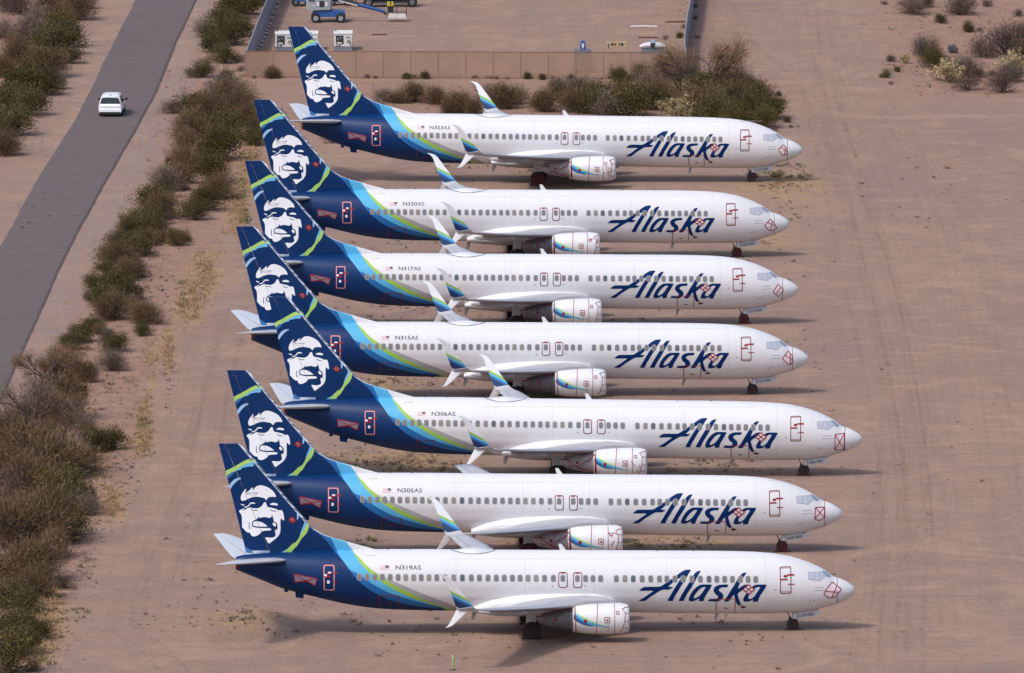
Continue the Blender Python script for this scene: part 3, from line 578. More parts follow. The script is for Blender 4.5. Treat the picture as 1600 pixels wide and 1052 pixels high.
    for sg in (1,-1):
        s_=obj('stabilizer',stab(sg),t)
        wg=obj('wing',build_wing(sg,'curl'),t)
        for y0,x0,x1 in ((3.6,19.6,23.3),(6.9,20.4,23.9),(10.6,21.6,24.9)):
            obj('flap_fairing',fairing(y0,sg,x0,x1,wz(y0)+.02),wg)
        up=blade(sg,[((17.70,25.40,4.30),(17.64,26.43,4.12),.07),((17.84,25.75,4.75),(17.76,26.60,4.62),.06),((17.98,26.30,5.5),(17.93,26.88,5.35),.055),((18.1,26.80,6.15),(18.08,27.15,6.08),.05),((18.13,27.02,6.32),(18.12,27.40,6.34),.04),((18.14,27.35,6.42),(18.14,27.6,6.44),.03)],'winglet_paint')
        obj('winglet',up,wg)
        lo=blade(sg,[((17.45,25.50,4.05),(17.45,26.45,4.02),.07),((17.52,25.9,3.75),(17.52,26.62,3.68),.06),((17.62,26.5,3.2),(17.62,26.92,3.14),.05),((17.65,26.72,3.02),(17.65,27.05,2.98),.04),((17.66,27.0,2.92),(17.66,27.2,2.91),.03)],'white_paint')
        obj('winglet',lo,wg)
        e=obj('engine',build_engine(sg,1),t)
        obj('exhaust',build_exhaust(sg),e); obj('pylon',build_pylon(sg),e)
        if sg>0: obj('cover_tape',build_engine_tape(sg),e)
        m=MB(); y=sg*NCY
        m.tube([P(18.5,y+.55,NCZ+.62),P(19.4,y+.5,NCZ+.66),P(20.9,y+.3,NCZ+.68)],.025,'red_tape',5); m.tube([P(20.9,y+.35,NCZ+.7),P(20.4,y+.5,NCZ+.25),P(20.9,y+.1,NCZ+.2)],.04,'red_tape',5); m.box(X0-19.85,X0-19.65,-(y+.6*1)-.02,-(y+.6)+.02,1.5,1.68,'red_tape'); obj('exhaust_strap',m,e)
        # main gear
        g=thing_child('main_gear',t,MB_gear(sg))
        for yy in (2.55,3.22):
            wm=MB(); wm.wheel(P(21.26,sg*yy,.565),.565,.40); wo=obj('wheel',wm,g)
        cm=MB(); rings=[]
        for q,ex in ((-.17,-.5),(-.15,.0),(0,.05),(.92,.06),(1.0,.02),(1.01,-.5)):
            rings.append([P(21.26+math.cos(2*math.pi*k/24)*(.56+ex),sg*(2.46+q),max(.0,.58+math.sin(2*math.pi*k/24)*(.56+ex)*(1 if math.sin(2*math.pi*k/24)<0 else .93))) for k in range(24)])
        cm.loft(rings,'black_cover')
        cm.tube([P(21.83,sg*3.46,.3),P(21.2,sg*3.48,.28),P(20.7,sg*3.46,.34)],.03,'maroon_cover',5); cm.tube([P(21.8,sg*3.46,.75),P(21.2,sg*3.48,.85),P(20.75,sg*3.46,.95)],.03,'maroon_cover',5)
        cm.loft([[P(21.95,sg*3.36,.02),P(21.65,sg*3.36,.02),P(21.75,sg*3.36,.25)],[P(21.95,sg*3.2,.02),P(21.65,sg*3.2,.02),P(21.75,sg*3.2,.25)]],'black_rubber',smooth=False)
        obj('wheel_cover',cm,g)
    # nose gear
    g=MB(); g.tube([P(4.05,0,1.3),P(4.09,0,.38)],.075,'gear_steel',10); g.tube([P(4.5,0,1.25),P(4.12,0,.62)],.04,'gear_steel',6); g.tube([P(4.09,-.25,.36),P(4.09,.25,.36)],.05,'gear_steel',8); g.box(X0-4.35,X0-4.2,-.1,.1,.62,.86,'dark_grey'); g.tube([P(4.2,0,.75),P(4.42,0,.58),P(4.35,0,.42)],.03,'gear_steel',6)
    ng=obj('nose_gear',g,t)
    for yy in (.2,-.2):
        wm=MB(); wm.wheel(P(4.09,yy,.345),.345,.2); obj('wheel',wm,ng)
    m=MB(); rings=[]
    for y_,ex in ((-.34,-.3),(-.335,.02),(.335,.02),(.34,-.3)): rings.append([P(4.09+math.copysign(abs(math.cos(a))**.8,math.cos(a))*(.36+ex),y_,max(0,.36+math.copysign(abs(math.sin(a))**.8,math.sin(a))*(.36+ex))) for a in [2*math.pi*k/20 for k in range(20)]])
    m.loft(rings,'black_cover')
    for z_ in (.22,.48): m.tube([P(4.43,.35,z_),P(3.75,.35,z_)],.035,'maroon_cover',5)
    for x_ in (3.62,4.5): m.loft([[P(x_+.12,y_,.01),P(x_-.12,y_,.01),P(x_,y_,.17)] for y_ in (.3,.15)],'black_rubber',smooth=False)
    obj('wheel_cover',m,ng)
    for sg in (1,-1):
        m=MB(); y=.42*sg; a=[P(x,y,z) for x,z in NDOOR]; b=[P(x,y-.03*sg,z) for x,z in NDOOR]; n=len(a)
        m.add(a+b,[tuple(range(n)),tuple(range(n,2*n))[::-1]]+[(i,(i+1)%n,n+(i+1)%n,n+i) for i in range(n)],'gear_door_grey'); 
        if sg>0: m.add([P(3.83,y+.008,1.22),P(3.80,y+.008,1.22),P(3.80,y+.008,.80),P(3.83,y+.008,.80)],[(0,1,2,3)],'red_tape')
        obj('gear_door',m,ng)
    # doors and hatches of the starboard side
    for rect,aft in ((DOORF,False),(DOORA,True)):
        m,(x0,x1,z0,z1)=door_part(rect,'navy_paint' if aft else 'white_paint',not aft); d=obj('service_door',m,t); obj('door_tape',door_tape(x0,x1,z0,z1,aft),d)
    for rect in (EXIT1,EXIT2):
        (a,b),(c,d_)=rect; m=MB(); decal(m,'white_paint',rrect(c,a,d_,b,.14),None,fusy,.007); d=obj('emergency_exit',m,t)
        m=MB(); ring_decal(m,'tape_maroon',c,a,d_,b,.15,.05,.018); decal(m,'red_tape',[(c+.18,b-.1),(a-.18,b-.1),(a-.18,b-.02),(c+.18,b-.02)],None,fusy,.024); obj('door_tape',m,d)
    for rect,nm in ((CARGOF,0),(CARGOA,1)):
        (a,b),(c,d_)=rect; m=MB(); x0,x1=c,a
        for p,q in (((x0,b),(x1,b)),((x0,b),(x0,d_)),((x1,b),(x1,d_))): outline(m,'tape_maroon' if nm else 'red_tape',[p,q],.05,fusy,.018,closed=False)
        outline(m,'tape_maroon',[(x0+.45,d_+.25),(x0+.75,d_+.27)],.06,fusy,.016,closed=False); obj('cargo_hatch',m,t)
    m=MB(); decal(m,'pink_foil',PATCHK,None,fusy,.02); outline(m,'red_tape',PATCHK,.07,fusy,.026); c=[((PATCHK[i][0]+PATCHK[(i+1)%4][0])/2,(PATCHK[i][1]+PATCHK[(i+1)%4][1])/2) for i in range(4)]
    outline(m,'red_tape',[c[0],c[2]],.06,fusy,.03,closed=False); outline(m,'red_tape',[c[1],c[3]],.06,fusy,.032,closed=False); decal(m,'red_tape',[PATCHK[0],c[0],((PATCHK[0][0]+PATCHK[2][0])/2,(PATCHK[0][1]+PATCHK[2][1])/2),c[3]],None,fusy,.034) if False else None
    obj('vent_patch',m,t)
    m=MB(); decal(m,'tape_maroon',[(7.62,1.73),(7.4,1.84),(7.16,1.73),(7.4,1.62)],None,fusy,.02); obj('vent_patch',m,t)
    m=MB(); decal(m,'dark_foil',BOW,None,fusy,.02,gx=.3,gz=.1); outline(m,'red_tape',BOW,.06,fusy,.026); outline(m,'red_tape',[BOW[0],BOW[2]],.05,fusy,.03,closed=False); outline(m,'red_tape',[BOW[1],BOW[4]],.05,fusy,.032,closed=False); obj('vent_patch',m,t)
    # tape ring at the nose cone joint
    m=MB(); n=48; vs=[]
    for k in range(n):
        a=2*math.pi*k/n
        for x in (1.19,1.225):
            tp,bt,hw=fus(x); c=(tp+bt)/2; h=(tp-bt)/2; z=c+(h+.008)*math.cos(a); vs.append(P(x,(hw+.008)*math.sin(a),z))
    m.add(vs,[(2*k,2*k+1,(2*k+3)%(2*n),(2*k+2)%(2*n)) for k in range(n)],'tape_maroon'); obj('nose_tape',m,t)
    return t
def MB_gear(sg):
    g=MB(); y=sg*2.88
    g.tube([P(21.2,y-.05*sg,2.1),P(21.26,y,.6)],[.12,.10],'gear_steel',10); g.tube([P(21.26,sg*2.4,.565),P(21.26,sg*3.35,.565)],.07,'gear_steel',8); g.tube([P(20.7,y-.3*sg,1.9),P(21.2,y,1.0)],.05,'gear_steel',6)
    g.box(X0-21.6,X0-20.95,-(y+.34*sg)-.02,-(y+.34*sg)+.02,1.05,1.85,'gear_door_grey'); return g
mat('gear_door_grey',(176,180,188),.45,noise=.08)
def thing_child(name,parent,mb): return obj(name,mb,parent)
def text_mesh(s,h,wd,surf_fn,name_mat,off=.010):
    cu=bpy.data.curves.new('lettering','FONT'); cu.body=s; cu.size=1; cu.resolution_u=3; cu.offset=off
    o=bpy.data.objects.new('tmp_text',cu); COL.objects.link(o); bpy.context.view_layer.update()
    dg=bpy.context.evaluated_depsgraph_get(); me=bpy.data.meshes.new_from_object(o.evaluated_get(dg))
    bpy.data.objects.remove(o); bpy.data.curves.remove(cu)
    xs=[v.co.x for v in me.vertices]; ys=[v.co.y for v in me.vertices]; x0,x1,y0,y1=min(xs),max(xs),min(ys),max(ys)
    for v in me.vertices: v.co=surf_fn((v.co.x-x0)/(x1-x0)*wd,(v.co.y-y0)/(y1-y0)*h)
    me.materials.clear(); me.materials.append(MATS[name_mat]); return me
SENSOR={'319':([(1.549,3.268),(.939,2.771),(1.271,2.42),(1.416,2.29),(1.754,2.238),(2.119,2.518),(1.901,2.892)],'plus'),
 '305':([(1.85,3.15),(1.24,3.15),(1.24,2.45),(1.6,2.25),(1.9,2.4)],'x'),'306':([(1.88,3.05),(1.24,3.1),(1.24,1.93),(1.9,1.93)],'x'),
 '315':([(1.55,3.25),(1.23,2.9),(1.23,2.35),(1.5,2.25),(1.98,2.75)],'plus'),'317':([(1.55,3.1),(1.15,2.65),(1.55,2.15),(1.95,2.55)],'one'),
 '320':([(1.52,3.05),(1.22,2.72),(1.0,2.3),(1.35,2.13),(1.68,2.2),(1.98,2.6)],'plus'),'323':([(1.5,3.1),(1.23,2.75),(1.23,2.35),(1.6,2.22),(1.92,2.75)],'plus')}
PLANES=[  # tail number, x, y of the nose on the ground, heading, bank, label
('N319AS',22.3492,-114.1346,1.43292,.0685,'white airliner with blue tail, registered N319AS, nearest to the camera at the bottom'),
('N305AS',22.2718,-77.8915,.47768,.1072,'white airliner with blue tail and square wingtips without winglets, registered N305AS'),
('N306AS',24.4522,-40.3207,-2.13327,.6632,'white airliner with blue tail, registered N306AS, its nose reaching farthest right'),
('N315AS',21.5369,3.6490,1.89625,.5756,'white airliner with blue tail, registered N315AS, parked directly behind N306AS'),
('N317AS',21.5290,44.0884,1.31081,.6488,'white airliner with blue tail, registered N317AS, third from the top of the row'),
('N320AS',21.5756,85.1616,1.92958,.7156,'white airliner with blue tail, registered N320AS, second from the top of the row'),
('N323AS',23.5216,134.5647,-2.27995,.9490,'white airliner with blue tail, registered N323AS, farthest back and nearest the walled yard')]
master=build_master()
def dome_mesh():
    m=MB(); rings=[]; 
    for i in range(13):
        u=i/12; x=23.55+2.8*u; r=math.sin(math.pi*u)**.62 if 0<u<1 else .01; zt=_ip(_TOP,x)
        rings.append([P(x,.78*r*math.cos(math.pi*k/14),zt-.16+.27*r*math.sin(math.pi*k/14)) for k in range(15)])
    m.loft(rings,'white_paint',closed=False,cap=False)
    rings2=[]
    for i in range(25):
        pass
    n=40; vs=[]
    for k in range(n):
        a=2*math.pi*k/n
        for q in (0,.09):
            x=24.95+(1.38+q)*math.cos(a); y=(.74+q)*math.sin(a); tp=_ip(_TOP,x); vs.append(P(x,y,tp-1.88+math.sqrt(1.88**2-y*y)+.012))
    m.add(vs,[(2*k,2*k+1,(2*k+3)%(2*n),(2*k+2)%(2*n)) for k in range(n)],'dome_seal')
    return m.mesh('satellite_dome')
DOME=dome_mesh(); FLEX=.0007
SQUARE={1:build_wing(1,'square').mesh('wing'),-1:build_wing(-1,'square').mesh('wing')}
bpy.context.view_layer.update(); index_kids()
for i,(reg,nx,ny,yaw,bank,label) in enumerate(PLANES):
    t=master if i==0 else copy_tree(master)
    t['label']=label; t['group']='airliners parked side by side'
    a=R(yaw); t.location=(nx-X0*math.cos(a),ny-X0*math.sin(a),-.02); t.rotation_euler=(-R(bank),0,a)
for i,(reg,*_) in enumerate(PLANES):
    t=master if i==0 else [o for o in bpy.data.objects if o.name.startswith('airliner') and o.get('label')==PLANES[i][5]][0]
    kids=t.children
    fz=[c for c in kids if c.name.startswith('fuselage')][0]; ng=[c for c in kids if c.name.startswith('nose_gear')][0]
    num=reg[1:4]
    me=text_mesh(reg,.265,1.657,lambda u,v:P(30.051-u,fusy(30.051-u,4.43+v)+.008,4.43+v-.0136*(u-.8)),'dark_lettering')
    o=obj('registration_lettering',me,fz); o['label']='dark registration letters '+reg
    sg=.45
    me=text_mesh(num+'-900',.20,.95,lambda u,v:P(3.72-u,sg,.87+v+.15*u),'door_letter',0.0); o=obj('door_lettering',me,ng); o['label']='small grey lettering '+num+'-900'
    m=MB(); sp,kind=SENSOR[num]; tone='pink_foil'
    decal(m,tone,sp,None,fusy,.012,gx=.12,gz=.08); outline(m,'red_tape',sp,.06,fusy,.02,gx=.12,gz=.08)
    L=len(sp); mid=lambda a,b:((sp[a%L][0]+sp[b%L][0])/2,(sp[a%L][1]+sp[b%L][1])/2)
    if kind=='x': ps=[(sp[0],sp[2]),(sp[1],sp[-1])]
    elif kind=='one': ps=[(mid(0,1),mid(2,3))]
    else: ps=[(mid(0,1),mid(2,3) if L<6 else mid(4,3)),(mid(1,2),mid(-1,0) if L<7 else mid(5,6))]
    for a,b in ps: outline(m,'red_tape',[a,b],.055,fusy,.026,closed=False,gx=.12,gz=.08)
    obj('sensor_cover',m,t)
    pale={'305','306','323'}
    for e in [c for c in kids if c.name.startswith('engine')]:
        for c in e.children:
            if c.name.startswith('exhaust') and not c.name.startswith('exhaust_s') and num in pale:
                c.material_slots[0].link='OBJECT'; c.material_slots[0].material=MATS['pale_wrap']
            if c.name.startswith('cover_tape'):
                m=MB(); rr=random.Random(num)
                if num in pale or num=='320':
                    x=15.75; 
                    for _ in range(4 if num!='323' else 9):
                        z=rr.uniform(.9,2.3); a=(rr.uniform(15.1,15.8),z); b=(a[0]+rr.uniform(-.3,.3),z+rr.uniform(-.5,.5)); m=MB(); outline(m,'red_tape',[a,b],.04,nsurf,.024,closed=False,gx=.12); obj('loose_strap',m,e)
                    m=MB(); outline(m,'red_tape',[(18.5,2.1),(18.5,.9)],.07,nsurf,.03,closed=False); obj('loose_strap',m,e)
                if num in pale:
                    for q in ([P(18.55,5.5,2.2),P(18.9,5.6,1.8),P(19.7,5.4,1.4),P(20.4,5.2,1.3)],[P(18.7,5.6,1.0),P(19.6,5.5,1.2),P(20.5,5.25,1.75)]):
                        m=MB(); m.tube(q,.03,'red_tape',5); obj('loose_strap',m,e)
    for c in [w_ for g_ in kids if g_.name.startswith('main_gear') for w_ in g_.children]:
        if c.name.startswith('wheel_cover') and num in ('323','305'):
            c.material_slots[0].link='OBJECT'; c.material_slots[0].material=MATS['maroon_cover']
    for c in ng.children:
        if c.name.startswith('wheel_cover') and num in ('320','305','317'):
            c.material_slots[0].link='OBJECT'; c.material_slots[0].material=MATS['maroon_cover']
    if num!='305': obj('satellite_dome',DOME,fz)
    else:
        for wg in [c for c in kids if c.name.startswith('wing') and not c.name.startswith('wing_f')]:
            sgn=1 if sum(v.co.y for v in list(wg.data.vertices)[:200])<0 else -1
            wg.data=SQUARE[sgn]
            for c in list(wg.children):
                if c.name.startswith('winglet'): bpy.data.objects.remove(c)
# ================= ground, road =================
def vnoise(x,y):
    return (math.sin(x*.37+1.3*math.sin(y*.21))+math.sin(y*.43+x*.11+2)+.6*math.sin(x*.93-y*.71+1)+.5*math.sin(x*1.7+y*1.3))/3.1
ROADL=[(228,-40),(213,0),(191,43),(166,87),(155,110),(143,140),(131,163),(116,190),(100,216),(82,243),(63,270),(43,306),(22,350),(0,386),(-40,450),(-110,570),(-170,680),(-260,850),(-350,1060)]
ROADR=[(324,-40),(304,0),(286,40),(265,82),(255,110),(246,140),(230,166),(217,190),(203,216),(180,253),(163,283),(143,320),(127,350),(108,380),(98,404),(80,443),(67,474),(49,514),(27,558),(13,594),(0,625),(-40,710),(-90,820),(-190,1060)]
APRON=[(436,100),(420,170),(395,250),(375,330),(330,410),(292,480),(265,555),(235,640),(205,720),(168,800),(130,880),(100,960),(62,1052)]
def soft(P):
    for _ in range(2):
        P=[P[0]]+[((a[0]+2*b[0]+c[0])/4,(a[1]+2*b[1]+c[1])/4) for a,b,c in zip(P,P[1:],P[2:])]+[P[-1]]
        Q=[P[0]]
        for a,b in zip(P,P[1:]): Q+=[(a[0]*.75+b[0]*.25,a[1]*.75+b[1]*.25),(a[0]*.25+b[0]*.75,a[1]*.25+b[1]*.75)]
        P=Q+[P[-1]]
    return P
GL=soft([ground_pt(*p) for p in ROADL]); GR=soft([ground_pt(*p) for p in ROADR]); GA=[ground_pt(*p) for p in APRON]
def xat(poly,y):
    p=sorted(poly,key=lambda q:q[1])
    if y<=p[0][1]: return p[0][0]
    if y>=p[-1][1]: return p[-1][0]
    for a,b in zip(p,p[1:]):
        if a[1]<=y<=b[1]: return a[0]+(b[0]-a[0])*(y-a[1])/max(1e-6,b[1]-a[1])
def sst(a,b,x):
    t=max(0,min(1,(x-a)/(b-a))); return t*t*(3-2*t)
def scrub_mask(x,y):
    if y>212: 
        m=sst(-24,-27,x) if x<0 else 0
        r=xat(GR,y); m*=sst(r+1.2,r+3.0,x)
    else:
        r=xat(GR,y); a=xat(GA,y); m=sst(r+1.5,r+4.0,x)*sst(a+1.0,a-1.5,x)
    l=xat(GL,y); m=max(m,sst(l-2.0,l-5.0,x))
    if y>150: m=max(m,sst(175,185,y)*sst(211,207,y)*sst(-20,-16,x)*sst(25,20,x)*.8)
    if x>30: m=max(m,sst(30,36,x)*sst(190,200,y))
    return m
def gz(x,y):
    l=xat(GL,y); r=xat(GR,y); m=scrub_mask(x,y)
    if l-2<x<r+1.5: m=0
    return (vnoise(x*1.1,y*.8)*.10+.04*vnoise(x*3,y*3))*m
GRASS=[(392,255,22,60),(372,320,18,50),(320,430,30,45),(296,478,26,38),(262,545,16,40),(228,640,12,50),(222,690,22,28),(176,790,22,36),(152,740,12,30),(72,980,34,60),(80,930,24,30),(640,722,90,26),(560,722,70,18),(1110,735,70,12),(1040,852,110,14),(860,848,60,10),(1222,292,60,26),(1190,372,45,22),(380,968,50,20),(600,600,50,14),(620,510,40,8)]
GG=[]
for a,b,c,d in GRASS:
    x,y=ground_pt(a,b); GG.append((x,y,c/px_per_m(b),abs(ground_pt(a,b-d)[1]-y)*.8))
def grass_mask(x,y):
    m=0
    for a,b,c,d in GG:
        q=((x-a)/c)**2+((y-b)/d)**2
        if q<2: m=max(m,max(0,1-q/2))
    return min(1,m*1.6)
def build_ground():
    def axis(fa,fb,st,lo,hi):
        v=[]; x=fa
        while x<=fb+1e-6: v.append(x); x+=st
        k=st; x=fa
        while x>lo: k*=1.5; x-=k; v.insert(0,x)
        k=st; x=fb
        while x<hi: k*=1.5; x+=k; v.append(x)
        return v
    xs=axis(-56,52,.9,-3000,3000); ys=axis(-150,300,1.3,-1400,5000); nx=len(xs)
    vs=[(x,y,gz(x,y) if -60<x<60 and -155<y<305 else 0) for y in ys for x in xs]
    fs=[(j*nx+i,j*nx+i+1,(j+1)*nx+i+1,(j+1)*nx+i) for j in range(len(ys)-1) for i in range(nx-1)]
    me=bpy.data.meshes.new('ground'); me.from_pydata(vs,[],fs); me.update()
    at=me.color_attributes.new('zone','FLOAT_COLOR','POINT')
    d=[]
    for x,y,z in vs:
        if -60<x<60 and -155<y<305:
            r=xat(GR,y); gr=sst(r-.2,r+.4,x)*sst(r+4.2,r+2.6,x)
            d+= [scrub_mask(x,y),grass_mask(x,y),gr,1]
        else: d+=[.6,0,0,1]
    at.data.foreach_set('color',d)
    me.polygons.foreach_set('use_smooth',[True]*len(fs))
    m=bpy.data.materials.new('desert_soil'); m.use_nodes=True; n=m.node_tree; L=n.links; b=n.nodes['Principled BSDF']; b.inputs['Roughness'].default_value=.95; b.inputs['Specular IOR Level'].default_value=.1
    tc=n.nodes.new('ShaderNodeTexCoord'); ca=n.nodes.new('ShaderNodeVertexColor'); ca.layer_name='zone'; sc=n.nodes.new('ShaderNodeSeparateColor'); L.new(ca.outputs[0],sc.inputs[0])
    def noise(scale,mapping=None,detail=6,rough=.55,dist=0,rot=0):
        z=n.nodes.new('ShaderNodeTexNoise'); z.inputs['Scale'].default_value=scale; z.inputs['Detail'].default_value=detail; z.inputs['Roughness'].default_value=rough; z.inputs['Distortion'].default_value=dist
        src=tc.outputs['Object']
        if mapping:
            mp=n.nodes.new('ShaderNodeMapping'); mp.inputs['Scale'].default_value=mapping; mp.inputs['Rotation'].default_value=(0,0,rot); L.new(src,mp.inputs[0]); src=mp.outputs[0]
        L.new(src,z.inputs['Vector']); return z.outputs['Fac']
    def rng(v,a,b_,c,d_):
        r=n.nodes.new('ShaderNodeMapRange'); r.inputs[1].default_value=a; r.inputs[2].default_value=b_; r.inputs[3].default_value=c; r.inputs[4].default_value=d_; L.new(v,r.inputs[0]); return r.outputs[0]
    def mix(f,a,b_,mode='MIX'):
        x=n.nodes.new('ShaderNodeMix'); x.data_type='RGBA'; x.blend_type=mode; x.clamp_factor=True
        if isinstance(f,float): x.inputs[0].default_value=f
        else: L.new(f,x.inputs[0])
        for i,v in ((6,a),(7,b_)):
            if isinstance(v,tuple): x.inputs[i].default_value=v
            else: L.new(v,x.inputs[i])
        return x.outputs[2]
    def mul(a,b_):
        q=n.nodes.new('ShaderNodeMath'); q.operation='MULTIPLY'
        for i,v in ((0,a),(1,b_)):
            if isinstance(v,float): q.inputs[i].default_value=v
            else: L.new(v,q.inputs[i])
        return q.outputs[0]
    base=mix(rng(noise(.045,detail=5),.35,.65,0,1),SOIL_A,SOIL_B)
    base=mix(rng(noise(.25,detail=6),.4,.75,0,.55),base,SOIL_C)
    base=mix(rng(noise(1.0,(.22,.022,1),6,.62,.8,R(-4)),.44,.62,0,.55),base,SOIL_D)      # wheel tracks along the stand
    base=mix(rng(noise(1.0,(.9,.05,1),6,.7,1.2,R(5)),.50,.68,0,.32),base,SOIL_E)
    base=mix(rng(noise(1.0,(.5,.9,1),9,.72,.5),.44,.62,0,.75),base,SOIL_C)
    base=mix(rng(noise(1.0,(.035,.22,1),7,.7,1.5),.48,.66,0,.60),base,SOIL_D)
    base=mix(rng(noise(1.0,(.10,.07,1),8,.68,2.0),.52,.66,0,.55),base,SOIL_E)
    scr=mix(rng(noise(.55,detail=8,rough=.65),.38,.62,0,1),SCRUB_A,SCRUB_B)
    scr=mix(rng(noise(2.6,detail=6,rough=.7),.50,.68,0,.7),scr,SCRUB_C)
    base=mix(sc.outputs[0],base,scr)
    base=mix(mul(sc.outputs[2],rng(noise(.8,(1,.1,1)),.35,.6,0,.7)),base,GRAVEL)
    base=mix(mul(sc.outputs[1],rng(noise(.9,(1,.6,1),detail=9,rough=.7),.40,.60,0,.9)),base,DRYGRASS)
    base=mix(rng(noise(2.6,(1,.8,1),detail=4,rough=.75),.50,.66,0,.50),base,SOIL_C)
    base=mix(rng(noise(3.4,(1,.7,1),detail=3,rough=.7),.56,.68,0,.45),base,SOIL_E)
    sp=rng(noise(2.2,(1,.8,1),detail=6,rough=.72),.63,.70,0,.65); base=mix(sp,base,SOIL_DK)
    fine=rng(noise(6,(1,.35,1),detail=3,rough=.75),.3,.7,.84,1.16)
    hs=n.nodes.new('ShaderNodeHueSaturation'); L.new(base,hs.inputs['Color']); L.new(fine,hs.inputs['Value']); L.new(hs.outputs[0],b.inputs['Base Color'])
    bp=n.nodes.new('ShaderNodeBump'); bp.inputs['Strength'].default_value=.35; bp.inputs['Distance'].default_value=.12; L.new(noise(1.8,detail=8,rough=.7),bp.inputs['Height']); L.new(bp.outputs[0],b.inputs['Normal'])
    me.materials.append(m); o=bpy.data.objects.new('ground',me); COL.objects.link(o); o['kind']='structure'
SOIL_A=lin((144,119,105)); SOIL_B=lin((156,129,111)); SOIL_C=lin((133,109,98)); SOIL_D=lin((130,108,102)); SOIL_E=lin((166,138,118)); SOIL_DK=lin((106,84,76))
SCRUB_A=lin((154,122,104)); SCRUB_B=lin((136,108,98)); SCRUB_C=lin((110,86,78)); GRAVEL=lin((140,120,114)); DRYGRASS=lin((158,130,92))
build_ground()
def track_mat(name,rgb,al):
    m=bpy.data.materials.new(name); m.use_nodes=True; n=m.node_tree; b=n.nodes['Principled BSDF']; b.inputs['Base Color'].default_value=lin(rgb); b.inputs['Roughness'].default_value=1; b.inputs['Specular IOR Level'].default_value=.05
    tc=n.nodes.new('ShaderNodeTexCoord'); z=n.nodes.new('ShaderNodeTexNoise'); z.inputs['Scale'].default_value=.35; z.inputs['Detail'].default_value=7; z.inputs['Roughness'].default_value=.7; n.links.new(tc.outputs['Object'],z.inputs['Vector'])
    r=n.nodes.new('ShaderNodeMapRange'); r.inputs[1].default_value=.30; r.inputs[2].default_value=.65; r.inputs[3].default_value=0; r.inputs[4].default_value=al; n.links.new(z.outputs['Fac'],r.inputs[0]); n.links.new(r.outputs[0],b.inputs['Alpha']); MATS[name]=m
track_mat('track_dark',(118,94,86),.07); track_mat('track_pale',(180,152,130),.11)
def tracks():
    rr=random.Random(21); m=MB()
    base=[[(1500,1080),(1480,850),(1450,600),(1400,400),(1340,250),(1290,100),(1270,-20)],[(1420,1080),(1425,800),(1400,600),(1360,420),(1320,280),(1285,120),(1275,-20)],
      [(1580,1080),(1560,700),(1500,400),(1420,230),(1340,120),(1300,30),(1290,-20)],[(1240,300),(1300,230),(1380,185),(1480,165),(1620,160)],[(1230,360),(1300,260),(1400,205),(1500,180),(1620,178)],[(1280,150),(1340,190),(1440,215),(1620,225)],
      [(1180,1000),(1300,960),(1400,900),(1450,800),(1470,650)],[(1000,1040),(1200,1020),(1400,1010),(1620,1010)],[(150,1080),(215,920),(262,780),(300,650),(335,520),(372,420)],[(220,1080),(250,900),(300,740),(330,600),(365,480)],
      [(300,1080),(240,1010),(200,980),(215,920),(260,820)],[(330,1000),(420,985),(600,1010),(900,1030),(1300,1035)],[(560,1070),(700,1030),(950,1010),(1200,1000)],[(500,610),(620,600),(800,605)],[(1330,1080),(1350,900),(1385,700),(1370,500)],
      [(640,90),(800,60),(1000,50),(1060,20)],[(470,70),(600,45),(800,35),(1050,30)],[(1120,-20),(1150,60),(1230,140),(1270,240)]]
    k=0
    for b in base:
        for rep in range(3):
            dx=rr.uniform(-38,38); dy=rr.uniform(-12,12); pts=[]
            P_=[(a+dx*(1 if i<len(b)/2 else .6),c+dy) for i,(a,c) in enumerate(b)]
            for i in range(len(P_)-1):
                p0=P_[max(i-1,0)];p1=P_[i];p2=P_[i+1];p3=P_[min(i+2,len(P_)-1)]
                for q in range(14):
                    t=q/14; f=lambda j:.5*((2*p1[j])+(-p0[j]+p2[j])*t+(2*p0[j]-5*p1[j]+4*p2[j]-p3[j])*t*t+(-p0[j]+3*p1[j]-3*p2[j]+p3[j])*t**3); pts.append(ground_pt(f(0),f(1)))
            a0=rr.randint(0,len(pts)//3); a1=rr.randint(2*len(pts)//3,len(pts)); pts=pts[a0:a1]
            for off in (-.9,.9):
                wd=rr.uniform(.07,.2); k+=1; vs=[]
                for i,p in enumerate(pts):
                    q=pts[min(i+1,len(pts)-1)]; o=pts[max(i-1,0)]; ux,uy=q[0]-o[0],q[1]-o[1]; l=math.hypot(ux,uy) or 1; nx,ny=-uy/l,ux/l
                    x,y=p[0]+nx*off,p[1]+ny*off
                    for s_ in (-wd,wd): vs.append((x+nx*s_,y+ny*s_,.006+.0004*k))
                m.add(vs,[(2*i,2*i+1,2*i+3,2*i+2) for i in range(len(pts)-1)],'track_dark' if rr.random()<.5 else 'track_pale')
    me=m.mesh('tyre_tracks'); o=obj('tyre_tracks',me); o['kind']='structure'
tracks()
